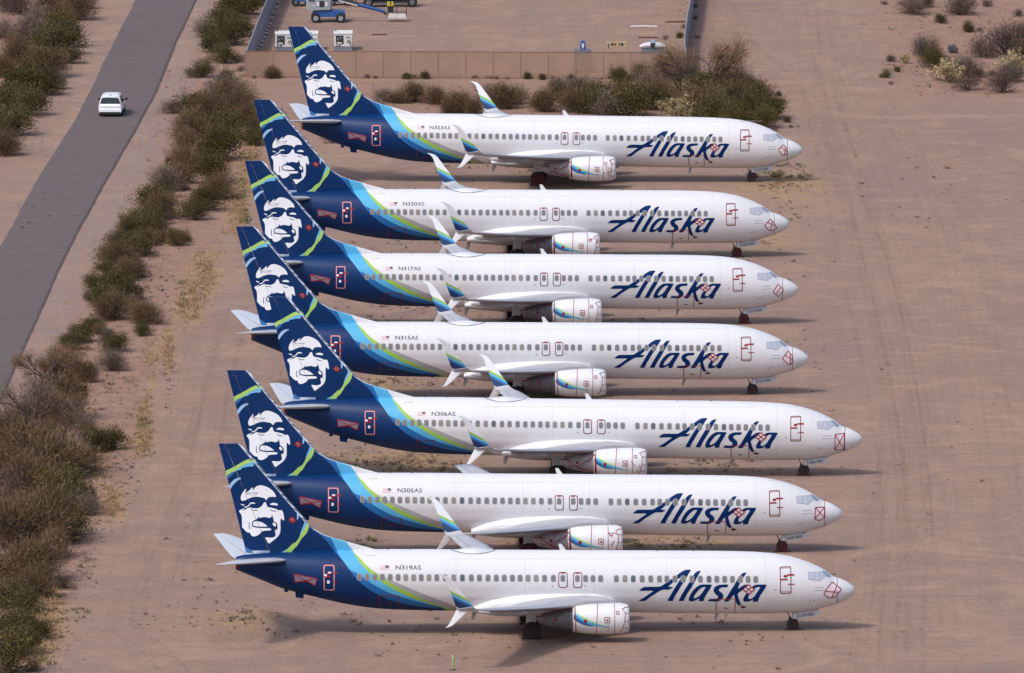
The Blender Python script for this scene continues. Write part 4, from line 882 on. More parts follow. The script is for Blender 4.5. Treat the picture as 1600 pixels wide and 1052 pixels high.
def build_road():
    random.seed(3)
    def dens(poly,jit):
        out=[]; p=sorted(poly,key=lambda q:q[1]); y=p[0][1]
        k=0
        while y<p[-1][1]:
            out.append((xat(p,y)+jit*(.6*math.sin(y*.55)+.5*math.sin(y*.9+1)+random.uniform(-.2,.2)),y)); y+=1.1
        return out
    l=dens(GL,.0); r=dens(GR,.0); n=min(len(l),len(r))
    vs=[];m=MB()
    far=[(l[n-1][0],600),(r[n-1][0],600)]
    y0=max(l[0][1],r[0][1])
    wob=lambda y,s:.035*vnoise(y*.5+s,y*.13)+.05*vnoise(y*2.1,s)
    L_=[(xat(l,y0+i*1.1)+wob(y0+i*1.1,3),y0+i*1.1) for i in range(n)]; R_=[(xat(r,y0+i*1.1)+wob(y0+i*1.1,9),y0+i*1.1) for i in range(n)]
    for (a,b),(c,d) in zip(L_,R_): vs+=[(a,b,.006),((a+c)/2,b,.03),(c,d,.03),(c+.10,d,.004)]
    fs=[];
    m.add(vs,[(4*i+k,4*i+k+1,4*i+k+5,4*i+k+4) for i in range(n-1) for k in (0,1)],'asphalt',True)
    m.add(vs,[(4*i+2,4*i+3,4*i+7,4*i+6) for i in range(n-1)],'asphalt_edge')
    e=[]
    random.seed(8)
    for i,(c,d) in enumerate(R_):
        w_=.01+.05*abs(math.sin(i*.7)+.5*math.sin(i*2.3)); e+=[(c-w_*.7,d,.036),(c+.16+w_*.5,d,.024 if False else .038)]
    m.add(e,[(2*i,2*i+1,2*i+3,2*i+2) for i in range(n-1)],'asphalt_edge')
    o=obj('road',m); o['kind']='structure'
mat('asphalt',(98,88,87),.9,spec=.2,noise=.11,nscale=.5,bump=.1); mat('asphalt_edge',(74,62,60),.95,noise=.3,nscale=2)
build_road()

# ================= walled yard =================
mat('screen_tan',(147,119,101),.9,noise=.12,nscale=.6,alpha=.80); mat('post_dark',(110,86,78),.7); mat('slat_grey',(128,124,138),.7,noise=.08,nscale=2); mat('rail_grey',(150,148,156),.5,metal=.3)
def yard_wall():
    px0,px1=384,1072; a=Vector((*ground_pt(px0,121.5),0)); b=Vector((*ground_pt(px1,124),0)); d=(b-a); n=16; H=2.28
    t=thing('screen_fence','long tan screened fence along the front of the walled yard, with thin dark posts','fence',a); t.rotation_euler=(0,0,math.atan2(d.y,d.x)); L=d.length
    for i in range(n):
        m=MB(); x0=L*i/n+.012; x1=L*(i+1)/n-.012; rows=[]
        random.seed(i)
        for k in range(7):
            x=x0+(x1-x0)*k/6; bow=.04*math.sin(math.pi*k/6)*random.uniform(.5,1)
            rows.append([(x,bow,.05),(x,bow*1.3,H*.5),(x,bow,H)])
        m.loft(rows,'screen_tan',closed=False,cap=False); obj('screen_panel',m,t)
    for i in range(n+1):
        m=MB(); m.tube([(L*i/n,0,-.1),(L*i/n,0,H+.03)],.022,'post_dark',8); obj('post',m,t)
    m=MB(); m.tube([(0,0,H+.02),(L,0,H+.02)],.022,'post_dark',6); m.box(0,L,-.02,.06,.0,.06,'post_dark'); obj('rail',m,t)
def slat_fence(name,label,pts,H,side):
    a=Vector((*pts[0],0)); t=thing(name,label,'fence',a); P3=[Vector((*p,0))-a for p in pts]
    for i in range(len(P3)-1):
        p,q=P3[i],P3[i+1]; d=(q-p); L=d.length; u=d.normalized(); nrm=Vector((-u.y,u.x,0)); m=MB(); k=max(1,int(L/.22)); vs=[];
        for j in range(k+1):
            s=p+u*(L*j/k)+nrm*(.03 if j%2 else -.03); vs+=[s+Vector((0,0,.02)),s+Vector((0,0,H))]
        m.add(vs,[(2*j,2*j+1,2*j+3,2*j+2) for j in range(k)],'slat_grey'); obj('slat_panel',m,t)
        m=MB(); m.tube([p+Vector((0,0,H)),q+Vector((0,0,H))],.045,'rail_grey',6); obj('rail',m,t)
        m=MB(); m.tube([q,q+Vector((0,0,H+.05))],.05,'rail_grey',6); obj('post',m,t)
yard_wall()
LF=[(385,121.5),(390,108),(396,93),(401,79),(408,61),(415,45),(420,31),(424,21),(429,10),(434,0),(440,-14),(446,-30)]
lf=[ground_pt(*p) for p in LF]; slat_fence('slat_fence','grey slatted fence running up the left side of the walled yard',lf,2.25,1)
RF=[(1072,124),(1070.5,112),(1070,100),(1071,88),(1073,72),(1075,58),(1078,44),(1080,30),(1082,16),(1084,2),(1086,-14),(1088,-30)]
rf=[ground_pt(*p) for p in RF]; slat_fence('slat_fence','grey slatted fence with a bend, closing the right side of the walled yard',rf,2.2,1)

# ================= van =================
mat('van_white',(226,228,233),.28,coat=.6); mat('auto_glass',(14,13,18),.08,spec=.7); mat('black_plastic',(18,18,20),.6); mat('tail_lamp',(150,60,62),.3); mat('plate_white',(200,196,190),.5); mat('lamp_clear',(220,222,226),.15)
def build_van():
    x,y=ground_pt(172,183.5); x2,y2=ground_pt(186,150); 
    t=thing('minivan','white minivan seen from behind, driving away along the asphalt road','van',(x,y,.033)); t.rotation_euler=(0,0,math.atan2(200-160,2.0)-R(90))
    # local: +y forward, rear bumper at y=0
    prof=[(0,.42,.62,.93),(.06,.32,.95,.96),(.14,.28,1.02,.985),(.30,.27,1.62,.99),(.46,.27,1.70,.995),(.9,.26,1.765,1.0),(1.8,.26,1.79,1.0),(2.8,.26,1.77,1.0),(3.35,.27,1.66,1.0),(3.9,.28,1.28,.99),(4.2,.29,1.12,.98),(4.7,.30,1.02,.95),(5.0,.33,.86,.88),(5.13,.42,.66,.78)]
    m=MB(); rings=[]
    for yy,zb,zt,wf in prof:
        W=.985*wf; belt=min(1.02,zt); r=[]
        tw=W*(1-.24*max(0,(zt-1.0))/.78) if zt>1.02 else W*.93
        for sx in (1,-1):
            pts=[(W*.90,zb),(W*.985,zb+.12),(W,min(.62,zt-.1)),(W*.985,belt-.04),((W*.985*.45+tw*.55) if zt>1.1 else W*.95,(belt+zt)/2),(tw,zt-.07),(tw*.82,zt-.005),(tw*.4,zt+.012)]
            r+= [(sx*a,b) for a,b in (pts if sx==1 else pts[::-1])]
        rings.append([(a,yy,b) for a,b in r])
    m.loft(rings,'van_white'); obj('body',m,t)
    def surfx(yy,z):
        return .985*(1-.24*max(0,z-1.0)/.78)+.012
    for s in (1,-1):
        for y0,y1,sl in ((.62,1.5,.10),(1.56,2.55,0),(2.62,3.45,-.38)):
            m=MB(); zz=(1.06,1.58); vs=[]
            for z in zz:
                k=(z-1.06)/.52
                ya=y0+(sl*k if sl>0 else 0); yb=y1+(sl*k if sl<0 else 0); vs+=[(s*surfx(0,z),ya,z),(s*surfx(0,z),yb,z)]
            m.add(vs,[(0,1,3,2)],'auto_glass'); obj('side_window',m,t)
        m=MB(); m.loft([[(s*(1.0+a),3.25+b,1.08+c) for a,b,c in ((0,0,.05),(0,.12,.05),(0,.12,.12),(0,0,.12))],[(s*(1.08+a),3.2+b,1.06+c) for a,b,c in ((0,0,0),(0,.16,0),(0,.16,.19),(0,0,.19))],[(s*(1.24+a),3.2+b,1.08+c) for a,b,c in ((0,0,0),(0,.14,0),(0,.14,.17),(0,0,.17))]],'black_plastic'); obj('mirror',m,t)
        m=MB(); m.loft([[(s*.84,-.005+.09,.93),(s*.955,.03+.09,.93),(s*.955,.1+.05,1.0),(s*.84,.02+.09,1.0)],[(s*.80,.195,1.24),(s*.895,.24,1.24),(s*.895,.3,1.24),(s*.8,.22,1.26)]],'van_lamp_body',smooth=False); obj('tail_lamp',m,t)
        m=MB(); m.tube([(s*.66,.75,1.80),(s*.68,1.3,1.84),(s*.68,2.6,1.84),(s*.66,3.05,1.78)],.022,'rail_grey',6); obj('roof_rail',m,t)
        for yy in (.92,3.98):
            m=MB(); m.wheel((s*.875,yy,.345),.345,.22,ax='x'); obj('wheel',m,t)
    m=MB(); # rear glass on the sloped tailgate
    def rg(x,z):
        k=(z-1.02)/.6; return (x,.14+.16*k-.02,z)
    o=[(-.80,1.09),(.80,1.09),(.84,1.14),(.74,1.50),(.64,1.585),(0,1.61),(-.64,1.585),(-.74,1.50),(-.84,1.14)]
    m.add([rg(*p) for p in o],[tuple(range(9))],'auto_glass'); obj('rear_window',m,t)
    m=MB(); m.box(-.82,.82,-.03,.10,.20,.40,'black_plastic'); m.box(-.9,.9,.1,.6,.16,.27,'black_plastic'); obj('bumper_trim',m,t)
    m=MB(); m.box(-.93,.93,-.05,.10,.42,.62,'van_white'); m.box(-.9,.9,-.02,.12,.86,.9,'van_white'); obj('bumper',m,t)
    m=MB(); m.box(-.16,.16,.03,.045,.80,.90,'plate_white'); obj('licence_plate',m,t)
    m=MB(); m.box(-.72,.72,.30,.52,1.63,1.68,'van_white'); m.box(-.04,.04,.55,.75,1.72,1.80,'black_plastic'); obj('spoiler',m,t)
mat('van_lamp_body',(196,150,152),.25)
build_van()

# ================= machines in the yard =================
mat('lift_blue',(38,84,146),.45,noise=.08); mat('lift_grey',(142,146,152),.5,noise=.1); mat('machine_white',(208,207,204),.5,noise=.08,nscale=2); mat('machine_dark',(40,40,44),.6,noise=.3,nscale=5); mat('base_grey',(112,116,124),.6,noise=.1); mat('frame_yellow',(184,164,118),.6); mat('tank_grey',(106,110,120),.55,noise=.15,nscale=2); mat('maroon_steel',(84,40,38),.7); mat('basket_yellow',(190,170,60),.6); mat('pale_blue_metal',(140,170,200),.5)
def at(px,py,z=0): x,y=ground_pt(px,py); return Vector((x,y,z))
def boom_lift():
    t=thing('boom_lift','blue and grey boom lift with its basket lowered to the right','boom lift',at(513,34))
    m=MB(); m.loft([[(-1.35,-.75,.55),(-1.35,.75,.55),(-1.35,.75,.95),(-1.35,-.75,.95)],[(-.6,-.8,.50),(-.6,.8,.5),(-.6,.8,1.05),(-.6,-.8,1.05)],[(.6,-.8,.50),(.6,.8,.5),(.6,.8,1.05),(.6,-.8,1.05)],[(1.45,-.75,.6),(1.45,.75,.6),(1.45,.75,1.0),(1.45,-.75,1.0)]],'lift_blue',smooth=False); obj('chassis',m,t)
    for x in (-1.1,1.1):
        for y in (-.95,.95):
            m=MB(); m.wheel((x,y,.42),.42,.32,hub='lift_grey'); obj('wheel',m,t)
    m=MB(); m.loft([[(-1.95,-.85,1.18),(-1.95,.85,1.18),(-1.95,.85,2.05),(-1.95,-.85,2.05)],[(-1.8,-.95,1.1),(-1.8,.95,1.1),(-1.8,.95,2.2),(-1.8,-.95,2.2)],[(.2,-.95,1.15),(.2,.95,1.15),(.2,.95,2.15),(.2,-.95,2.15)],[(.35,-.7,1.2),(.35,.7,1.2),(.35,.7,2.0),(.35,-.7,2.0)]],'lift_grey',smooth=False)
    m.box(-.75,-.35,-.975,-.96,1.4,1.95,'machine_dark'); m.box(-1.0,-.8,-.972,-.96,1.5,1.85,'machine_white'); m.box(-.25,-.05,-.972,-.96,1.5,1.85,'machine_white'); m.box(-1.7,-1.2,-.972,-.96,1.9,2.02,'machine_dark'); m.box(-1.35,-1.15,-.972,-.96,1.45,1.55,'machine_white'); obj('turret',m,t)
    m=MB(); m.tube([(-1.9,0,2.35),(-.9,0,2.5),(.3,0,2.2)],.16,'lift_blue',8); m.tube([(.1,0,2.15),(1.1,-.1,1.95)],.24,'lift_blue',4); m.box(-.2,.9,.2,.8,1.9,2.45,'machine_dark'); m.tube([(.9,-.1,2.0),(2.7,-.15,1.55)],.16,'machine_dark',4); m.tube([(.9,-.32,1.9),(2.6,-.35,1.45)],.05,'machine_white',6); m.tube([(2.2,-.15,1.62),(5.0,-.2,.88)],.14,'lift_blue',4); m.tube([(4.8,-.2,.95),(5.15,-.2,.62)],.10,'machine_dark',8); m.tube([(3.0,0,1.55),(4.9,0,1.02)],.03,'black_plastic',6); obj('boom',m,t)
    m=MB()
    m.box(5.2,6.95,-.55,.45,.30,.38,'machine_white'); 
    m.loft([[(5.25,-.57,.38),(6.9,-.57,.38),(6.75,-.57,.75),(5.4,-.57,.75)],[(5.25,-.55,.38),(6.9,-.55,.38),(6.75,-.55,.75),(5.4,-.55,.75)]],'machine_white',smooth=False)
    for a,b in (((5.25,-.55),(6.9,-.55)),((6.9,-.55),(6.9,.45)),((6.9,.45),(5.25,.45)),((5.25,.45),(5.25,-.55))):
        for z in (.85,1.4): m.tube([(a[0],a[1],z),(b[0],b[1],z)],.025,'machine_dark',5)
    for a in ((5.25,-.55),(6.9,-.55),(6.9,.45),(5.25,.45),(6.05,-.55),(6.05,.45)): m.tube([(a[0],a[1],.35),(a[0],a[1],1.42)],.025,'machine_dark',5)
    m.box(5.3,5.75,-.45,.1,.8,1.45,'machine_dark'); m.box(5.2,5.75,-.6,-.2,1.42,1.78,'basket_yellow'); m.box(5.45,5.55,-.62,-.18,1.5,1.8,'machine_dark'); obj('basket',m,t)
boom_lift()
def tractor():
    t=thing('yard_tractor','small white and blue yard tractor behind the grey end of the boom lift','tractor',at(472,9))
    m=MB(); m.box(-.5,.55,-.9,.9,.45,.95,'lift_blue'); m.box(-.45,.45,-.3,.8,.95,1.6,'machine_white'); m.box(-.3,.3,-.9,-.3,.95,1.2,'machine_white'); m.box(-.4,.4,-.33,-.3,1.05,1.5,'machine_dark'); obj('body',m,t)
    for x in (-.55,.6):
        for y in (-.65,.65):
            m=MB(); m.wheel((x,y,.38),.38,.26); obj('wheel',m,t)
tractor()
def compressor():
    t=thing('towed_compressor','dark towed machine half hidden behind the boom lift','machine',at(530,8))
    m=MB(); m.loft([[(-1.2,-.6,.4),(-1.2,.6,.4),(-1.2,.6,1.2),(-1.2,-.6,1.2)],[(1.3,-.6,.4),(1.3,.6,.4),(1.3,.5,1.1),(1.3,-.5,1.1)]],'machine_dark',smooth=False); m.box(-.1,.3,-.62,-.6,.7,.9,'machine_white'); obj('body',m,t)
    for x in (-.6,.7):
        m=MB(); m.wheel((x,-.65,.3),.3,.2); obj('wheel',m,t)
compressor()
def trailer():
    t=thing('tank_trailer','grey tank trailer with a reddish drawbar at the top edge of the photo','trailer',at(610,10))
    m=MB(); rings=[]
    for x,s_ in ((-1.95,.9),(-1.9,1),(1.9,1),(1.95,.9)): rings.append([(x,math.cos(a)*1.0*s_,1.3+math.sin(a)*.85*s_) for a in [2*math.pi*(k+.5)/16 for k in range(16)]])
    m.loft(rings,'tank_grey',smooth=False); m.box(-1.8,1.9,-.8,.8,.35,.55,'machine_dark'); obj('tank',m,t)
    for x in (-1.95,1.95):
        m=MB(); m.wheel((x,-.85,.45),.45,.25); obj('wheel',m,t)
    m=MB(); m.tube([(-1.9,-.2,.45),(-4.0,-.6,.12)],.06,'maroon_steel',6); m.tube([(-2.9,.1,1.5),(-3.6,-.3,.1)],.07,'maroon_steel',6); m.tube([(-2.4,.3,1.6),(-2.9,.1,1.5),(-3.1,-.5,.1)],.07,'maroon_steel',6); obj('drawbar',m,t)
trailer()
def genset(px0,px1,pb,label,depth):
    s=px_per_m(pb); a=at((px0+px1)/2,pb); W=(px1-px0)/s; t=thing('generator',label,'generator',a,0,'white generator cabinets in the yard')
    m=MB(); m.box(-W/2,W/2,0,depth,0,.42,'base_grey'); obj('base',m,t)
    m=MB(); h=1.48; m.loft([[(-W/2+.03,.03,.42),(W/2-.03,.03,.42),(W/2-.03,.03,h),(-W/2+.03,.03,h)],[(-W/2+.03,depth-.03,.42),(W/2-.03,depth-.03,.42),(W/2-.03,depth-.03,h),(-W/2+.03,depth-.03,h)]],'machine_white',smooth=False)
    m.box(-W/2-.02,W/2+.02,-.02,depth,h,h+.06,'machine_white'); obj('cabinet',m,t)
    m=MB(); x=-W/2+.18; m.box(x,x+.66,-.01,.02,.62,1.36,'machine_dark'); m.box(x+.1,x+.25,-.02,-.01,.95,1.15,'base_grey'); m.box(x+.1,x+.5,-.02,-.01,.66,.78,'machine_white'); m.box(x+.35,x+.5,-.02,-.01,1.05,1.25,'base_grey'); obj('control_panel',m,t)
    m=MB(); m.tube([(x+.85,-.03,1.22),(x+1.0,-.05,1.25),(x+1.25,-.03,1.2)],.03,'machine_dark',5); m.tube([(x+.95,-.04,.75),(x+1.05,-.06,.95),(x+1.2,-.06,.95),(x+1.25,-.04,.5)],.035,'machine_dark',5); m.box(x,x+.12,-.04,.02,.43,.52,'machine_dark'); m.box(x+.25,x+.38,-.04,.02,.43,.55,'machine_dark'); obj('hose',m,t)
    m=MB(); m.tube([(-W/2+.15,depth*.7,h),(-W/2+.15,depth*.7,h+.18)],.06,'machine_dark',8); obj('exhaust_stack',m,t)
genset(429.5,497,80.5,'wide white generator half hidden by the farthest tail fin',2.6)
genset(521.5,550.5,80,'narrow white generator standing alone right of the farthest tail fin',2.7)
def yard_cart_a():
    t=thing('light_cart','blue topped cart standing behind the screened fence','cart',at(911,113))
    m=MB(); m.box(-.95,.95,-.5,.7,.25,1.15,'base_grey'); m.box(-.75,.75,-.4,.6,1.15,1.95,'tank_grey'); obj('body',m,t)
    m=MB(); m.loft([[(-.2,-.1,1.95),(.2,-.1,1.95),(.2,.3,1.95),(-.2,.3,1.95)],[(-.26,-.15,2.35),(.26,-.15,2.35),(.26,.35,2.35),(-.26,.35,2.35)],[(-.14,-.1,2.72),(.14,-.1,2.72),(.14,.3,2.72),(-.14,.3,2.72)]],'lift_blue',smooth=False); m.loft([[(-.1,-.17,2.2),(.1,-.17,2.2),(0,-.17,2.0)],[(-.12,-.19,2.5),(.12,-.19,2.5),(0,-.19,2.3)]],'machine_white',smooth=False); obj('lamp_head',m,t)
    for x in (-.7,.7):
        m=MB(); m.wheel((x,-.55,.25),.25,.15); obj('wheel',m,t)
def yard_stand():
    t=thing('work_stand','pale yellow railed work stand showing above the screened fence','work stand',at(964,112))
    m=MB()
    for x in (-.8,-.25,.3,.8):
        for y in (-.4,.5): m.tube([(x,y,0),(x,y,2.55)],.035,'frame_yellow',6)
    for z in (1.2,2.2,2.52):
        for y in (-.4,.5): m.tube([(-.8,y,z),(.8,y,z)],.035,'frame_yellow',6)
        for x in (-.8,.8): m.tube([(x,-.4,z),(x,.5,z)],.035,'frame_yellow',6)
    obj('frame',m,t); m=MB(); m.box(-.8,.8,-.4,.5,1.15,1.2,'frame_yellow'); obj('platform',m,t)
    m=MB(); m.box(-.5,-.1,.0,.3,2.2,2.5,'maroon_steel'); m.box(.2,.55,0,.3,2.2,2.45,'machine_dark'); m.box(-.78,-.7,-.45,-.35,2.0,2.4,'machine_dark'); obj('bracket',m,t)
def yard_cart_b():
    t=thing('covered_cart','wide cart with white roof wings and pale blue cab behind the screened fence','cart',at(1020,112))
    m=MB(); m.box(-.95,.95,-.5,.9,.3,2.0,'tank_grey'); m.box(-.6,-.2,-.52,-.5,1.1,1.2,'machine_white'); m.box(.25,.6,-.52,-.5,1.1,1.2,'machine_white'); obj('body',m,t)
    m=MB()
    for s in (1,-1): m.loft([[(s*.1,-.6,2.30),(s*.1,.5,2.42),(s*.1,.5,2.52),(s*.1,-.6,2.40)],[(s*.7,-.6,2.26),(s*.7,.5,2.36),(s*.7,.5,2.44),(s*.7,-.6,2.34)],[(s*1.12,-.5,2.16),(s*1.12,.4,2.18),(s*1.12,.4,2.24),(s*1.12,-.5,2.20)]],'machine_white')
    obj('roof',m,t); m=MB(); m.box(-.16,.16,-.3,.2,2.3,2.72,'pale_blue_metal'); m.box(-.2,.2,-.62,-.3,2.12,2.5,'machine_dark'); obj('cab',m,t)
    for x in (-.75,.75):
        m=MB(); m.wheel((x,-.55,.28),.28,.16); obj('wheel',m,t)
yard_cart_a(); yard_stand(); yard_cart_b()
mat('delineator_green',(120,170,84),.6); mat('reflector',(214,224,206),.4)
def delineator():
    x,y=ground_pt(707.5,1047); t=thing('delineator_post','slim green marker post standing alone in the dirt at the bottom','marker post',(x,y,0))
    m=MB(); m.tube([(0,0,.03),(0,0,.95),(0,0,1.0)],[.055,.045,.02],'delineator_green',10); obj('post',m,t)
    m=MB(); m.tube([(0,0,0),(0,0,.04)],[.22,.18],'black_rubber',14); obj('base',m,t)
    m=MB(); m.tube([(0,0,.80),(0,0,.88)],.052,'reflector',10); m.tube([(0,0,.93),(0,0,.97)],.05,'reflector',10); obj('reflector_band',m,t)
delineator()
mat('sandbag_cloth',(188,172,156),.9,noise=.1)
def yard_bits():
    rr=random.Random(6); pl=[(401.5,78),(404,73),(406.5,66),(409,60),(412,54),(414,49),(417,43),(418.5,39),(421.5,30),(425,22),(429,13),(432,6)]; me=None
    for i,(a,b) in enumerate(pl):
        x,y=ground_pt(a+2.5,b)
        if me is None:
            m=MB(); m.loft([[(dx,.16*k*math.cos(a_),.10+.09*k*math.sin(a_)) for a_ in [2*math.pi*j/10 for j in range(10)]] for dx,k in ((-.26,.3),(-.2,.9),(0,1.05),(.2,.9),(.26,.3))],'sandbag_cloth'); me=m.mesh('sandbag')
        o=obj('sandbag',me,None,(x,y,0),(0,0,rr.uniform(0,3))); tag(o,('nearest pale sandbag along the foot of the left yard fence' if i==0 else 'farthest pale sandbag along the foot of the left yard fence' if i==11 else ['','second','third','fourth','fifth','sixth','seventh','eighth','ninth','tenth','eleventh'][i]+' pale sandbag from the near end of the left yard fence'),'sandbag','sandbags along the left yard fence')
    for (a,b,l,rz,mt,lab) in ((1001,41.5,.9,.1,'machine_white','long white board lying on the yard floor'),(1020,42,.4,0,'machine_white','short white board lying beside the long one in the yard'),(1056,35,1.0,.2,'maroon_steel','reddish plank lying near the right yard fence'),(1013,59.5,.9,-.1,'maroon_steel','thin reddish strip lying in the yard above the covered cart'),(593,55,.7,0,'maroon_steel','small rusty scrap lying right of the narrow generator')):
        x,y=ground_pt(a,b); m=MB(); m.box(-l,l,-.14,.14,.0,.05,mt); m.box(-l*.9,l*.8,-.1,.12,.05,.09,mt); o=obj('board',m,None,(x,y,0),(0,0,rz)); tag(o,lab,'board')
yard_bits()
# ================= desert vegetation =================
import numpy as np
def leafmat(name,c1,c2):
    m=bpy.data.materials.new(name); m.use_nodes=True; n=m.node_tree; L=n.links; b=n.nodes['Principled BSDF']; b.inputs['Roughness'].default_value=.8; b.inputs['Specular IOR Level'].default_value=.15
    va=n.nodes.new('ShaderNodeVertexColor'); va.layer_name='tint'; sc=n.nodes.new('ShaderNodeSeparateColor'); L.new(va.outputs[0],sc.inputs[0])
    oi=n.nodes.new('ShaderNodeObjectInfo'); mr=n.nodes.new('ShaderNodeMapRange'); mr.inputs[3].default_value=.8; mr.inputs[4].default_value=1.2; L.new(oi.outputs['Random'],mr.inputs[0])
    mx=n.nodes.new('ShaderNodeMix'); mx.data_type='RGBA'; mx.inputs[6].default_value=lin(c1); mx.inputs[7].default_value=lin(c2); L.new(sc.outputs[0],mx.inputs[0])
    hs=n.nodes.new('ShaderNodeHueSaturation'); L.new(mx.outputs[2],hs.inputs['Color']); L.new(mr.outputs[0],hs.inputs['Value']); L.new(hs.outputs[0],b.inputs['Base Color']); MATS[name]=m
leafmat('creosote_leaf',(52,47,28),(104,93,60)); leafmat('palo_leaf',(58,51,29),(112,98,58)); leafmat('brown_twig',(70,58,43),(130,107,82)); leafmat('grey_twig',(74,62,56),(154,134,120)); leafmat('cholla_leaf',(120,106,78),(182,164,126)); leafmat('dark_twig',(66,52,50),(118,98,92)); leafmat('russet_twig',(98,74,58),(142,112,90))
leafmat('tuft_green',(82,84,56),(120,116,78)); leafmat('tuft_dark',(72,58,52),(112,92,80)); leafmat('dry_grass',(136,112,84),(176,148,112))
mat('bark',(74,60,56),.9); mat('bark_pale',(120,102,92),.9)
def np_mesh(name,V,F,tint,matn):
    me=bpy.data.meshes.new(name); V=np.asarray(V,dtype=np.float32); F=np.asarray(F,dtype=np.int32)
    k=F.shape[1]; me.vertices.add(len(V)); me.vertices.foreach_set('co',V.ravel()); me.loops.add(F.size); me.loops.foreach_set('vertex_index',F.ravel())
    me.polygons.add(len(F)); me.polygons.foreach_set('loop_start',np.arange(0,F.size,k,dtype=np.int32)); me.polygons.foreach_set('loop_total',np.full(len(F),k,dtype=np.int32)); me.update(calc_edges=True)
    if tint is not None:
        at_=me.color_attributes.new('tint','FLOAT_COLOR','POINT'); c=np.ones((len(V),4),dtype=np.float32); c[:,0]=tint; at_.data.foreach_set('color',c.ravel())
    me.materials.append(MATS[matn]); me.validate(); return me
def quads(rng,C,D,Lh,Wh):
    """little leaves: centre C, long axis D, half length, half width"""
    n=len(C); r=rng.normal(size=(n,3)); s=np.cross(D,r); s/=np.linalg.norm(s,axis=1)[:,None]+1e-9
    a=C-D*Lh[:,None]; b=C+D*Lh[:,None]; w=s*Wh[:,None]
    V=np.stack([a,C+w,b,C-w],1).reshape(-1,3); F=np.arange(4*n).reshape(n,4); return V,F
def bush(kind,seed):
    rng=np.random.default_rng(seed); r_=random.Random(seed)
    m=MB(); tips=[]; nb={'creosote':26,'palo':22,'brown':24,'grey':22,'cholla':16,'dead':20,'tuftbush':14}[kind]
    hgt={'creosote':1.15,'palo':1.35,'brown':1.25,'grey':1.15,'cholla':1.2,'dead':1.0,'tuftbush':.8}[kind]
    lob=[(r_.uniform(0,6.28),r_.uniform(.3,.62),r_.uniform(.55,1)) for _ in range(4)]
    def ext(a):   # uneven outline
        return .52+.50*max([math.cos(a-l[0])*l[2] for l in lob]+[0])
    for i in range(nb):
        a=r_.uniform(0,2*math.pi); e=r_.uniform(.15,1.35); l=r_.uniform(.75,1.05)
        d=Vector((math.cos(a)*math.cos(e)*ext(a),math.sin(a)*math.cos(e)*ext(a),math.sin(e)*hgt*.8*(.8+.2*ext(a))))
        p0=Vector((r_.uniform(-.08,.08),r_.uniform(-.08,.08),-.05)); p1=d*.35*l+Vector((r_.uniform(-.06,.06),r_.uniform(-.06,.06),.04)); p2=d*.7*l+Vector((r_.uniform(-.1,.1),r_.uniform(-.1,.1),0)); p3=d*l
        m.tube([p0,p1,p2,p3],[.022,.016,.012,.007],'bark_pale' if i%4==0 else 'bark',4,cap=False,smooth=False)
        for k in range(5):
            t=r_.uniform(.35,1); b=(p1.lerp(p2,(t-.35)/.35) if t<.7 else p2.lerp(p3,(t-.7)/.3)); q=b+Vector((r_.uniform(-.26,.26),r_.uniform(-.26,.26),r_.uniform(-.02,.28)))
            if k<3: m.tube([b,q],[.007,.003],'bark',3,cap=False,smooth=False)
            tips.append(q)
        tips.append(p3)
    T=np.array([tuple(t) for t in tips]); dens=rng.uniform(.15,1,size=len(T))**1.3; dens/=dens.sum()
    N={'creosote':6500,'palo':7500,'brown':7500,'grey':5200,'cholla':2000,'dead':2200,'tuftbush':1300}[kind]
    idx=rng.choice(len(T),N,p=dens); sp={'creosote':.115,'palo':.15,'brown':.17,'grey':.18,'cholla':.07,'dead':.18,'tuftbush':.13}[kind]
    C=T[idx]+rng.normal(size=(N,3))*sp; kk=C[:,2]>.02; C=C[kk]; idx=idx[kk]; N=len(C)
    out=C/np.linalg.norm(C,axis=1)[:,None]; D=out+rng.normal(size=(N,3))*(.9 if kind in('creosote','palo','cholla') else .45); D/=np.linalg.norm(D,axis=1)[:,None]
    if kind in ('creosote','palo'): Lh=rng.uniform(.018,.038,N); Wh=Lh*rng.uniform(.35,.6,N)
    elif kind=='cholla': Lh=rng.uniform(.03,.055,N); Wh=Lh*.5
    else: Lh=rng.uniform(.05,.12,N); Wh=rng.uniform(.004,.0085,N)
    V,F=quads(rng,C,D,Lh,Wh)
    cl=rng.uniform(0,1,len(T))[idx][:0] if False else None
    tt=rng.uniform(0,1,len(T)); 
    cl=rng.uniform(0,1,len(T))[idx]; cl=cl[:N] if len(cl)>=N else np.resize(cl,N)
    hfac=np.clip(C[:,2]/max(.3,C[:,2].max()),0,1); near=np.repeat(np.clip(.15+.55*cl+rng.normal(0,.22,N)+(rng.random(N)<.06)*.6,0,1),4)
    return m.mesh('branches'),np_mesh('foliage',V,F,near,{'creosote':'creosote_leaf','palo':'palo_leaf','brown':'brown_twig','grey':'grey_twig','cholla':'cholla_leaf','dead':'dark_twig','tuftbush':'tuft_dark'}[kind])
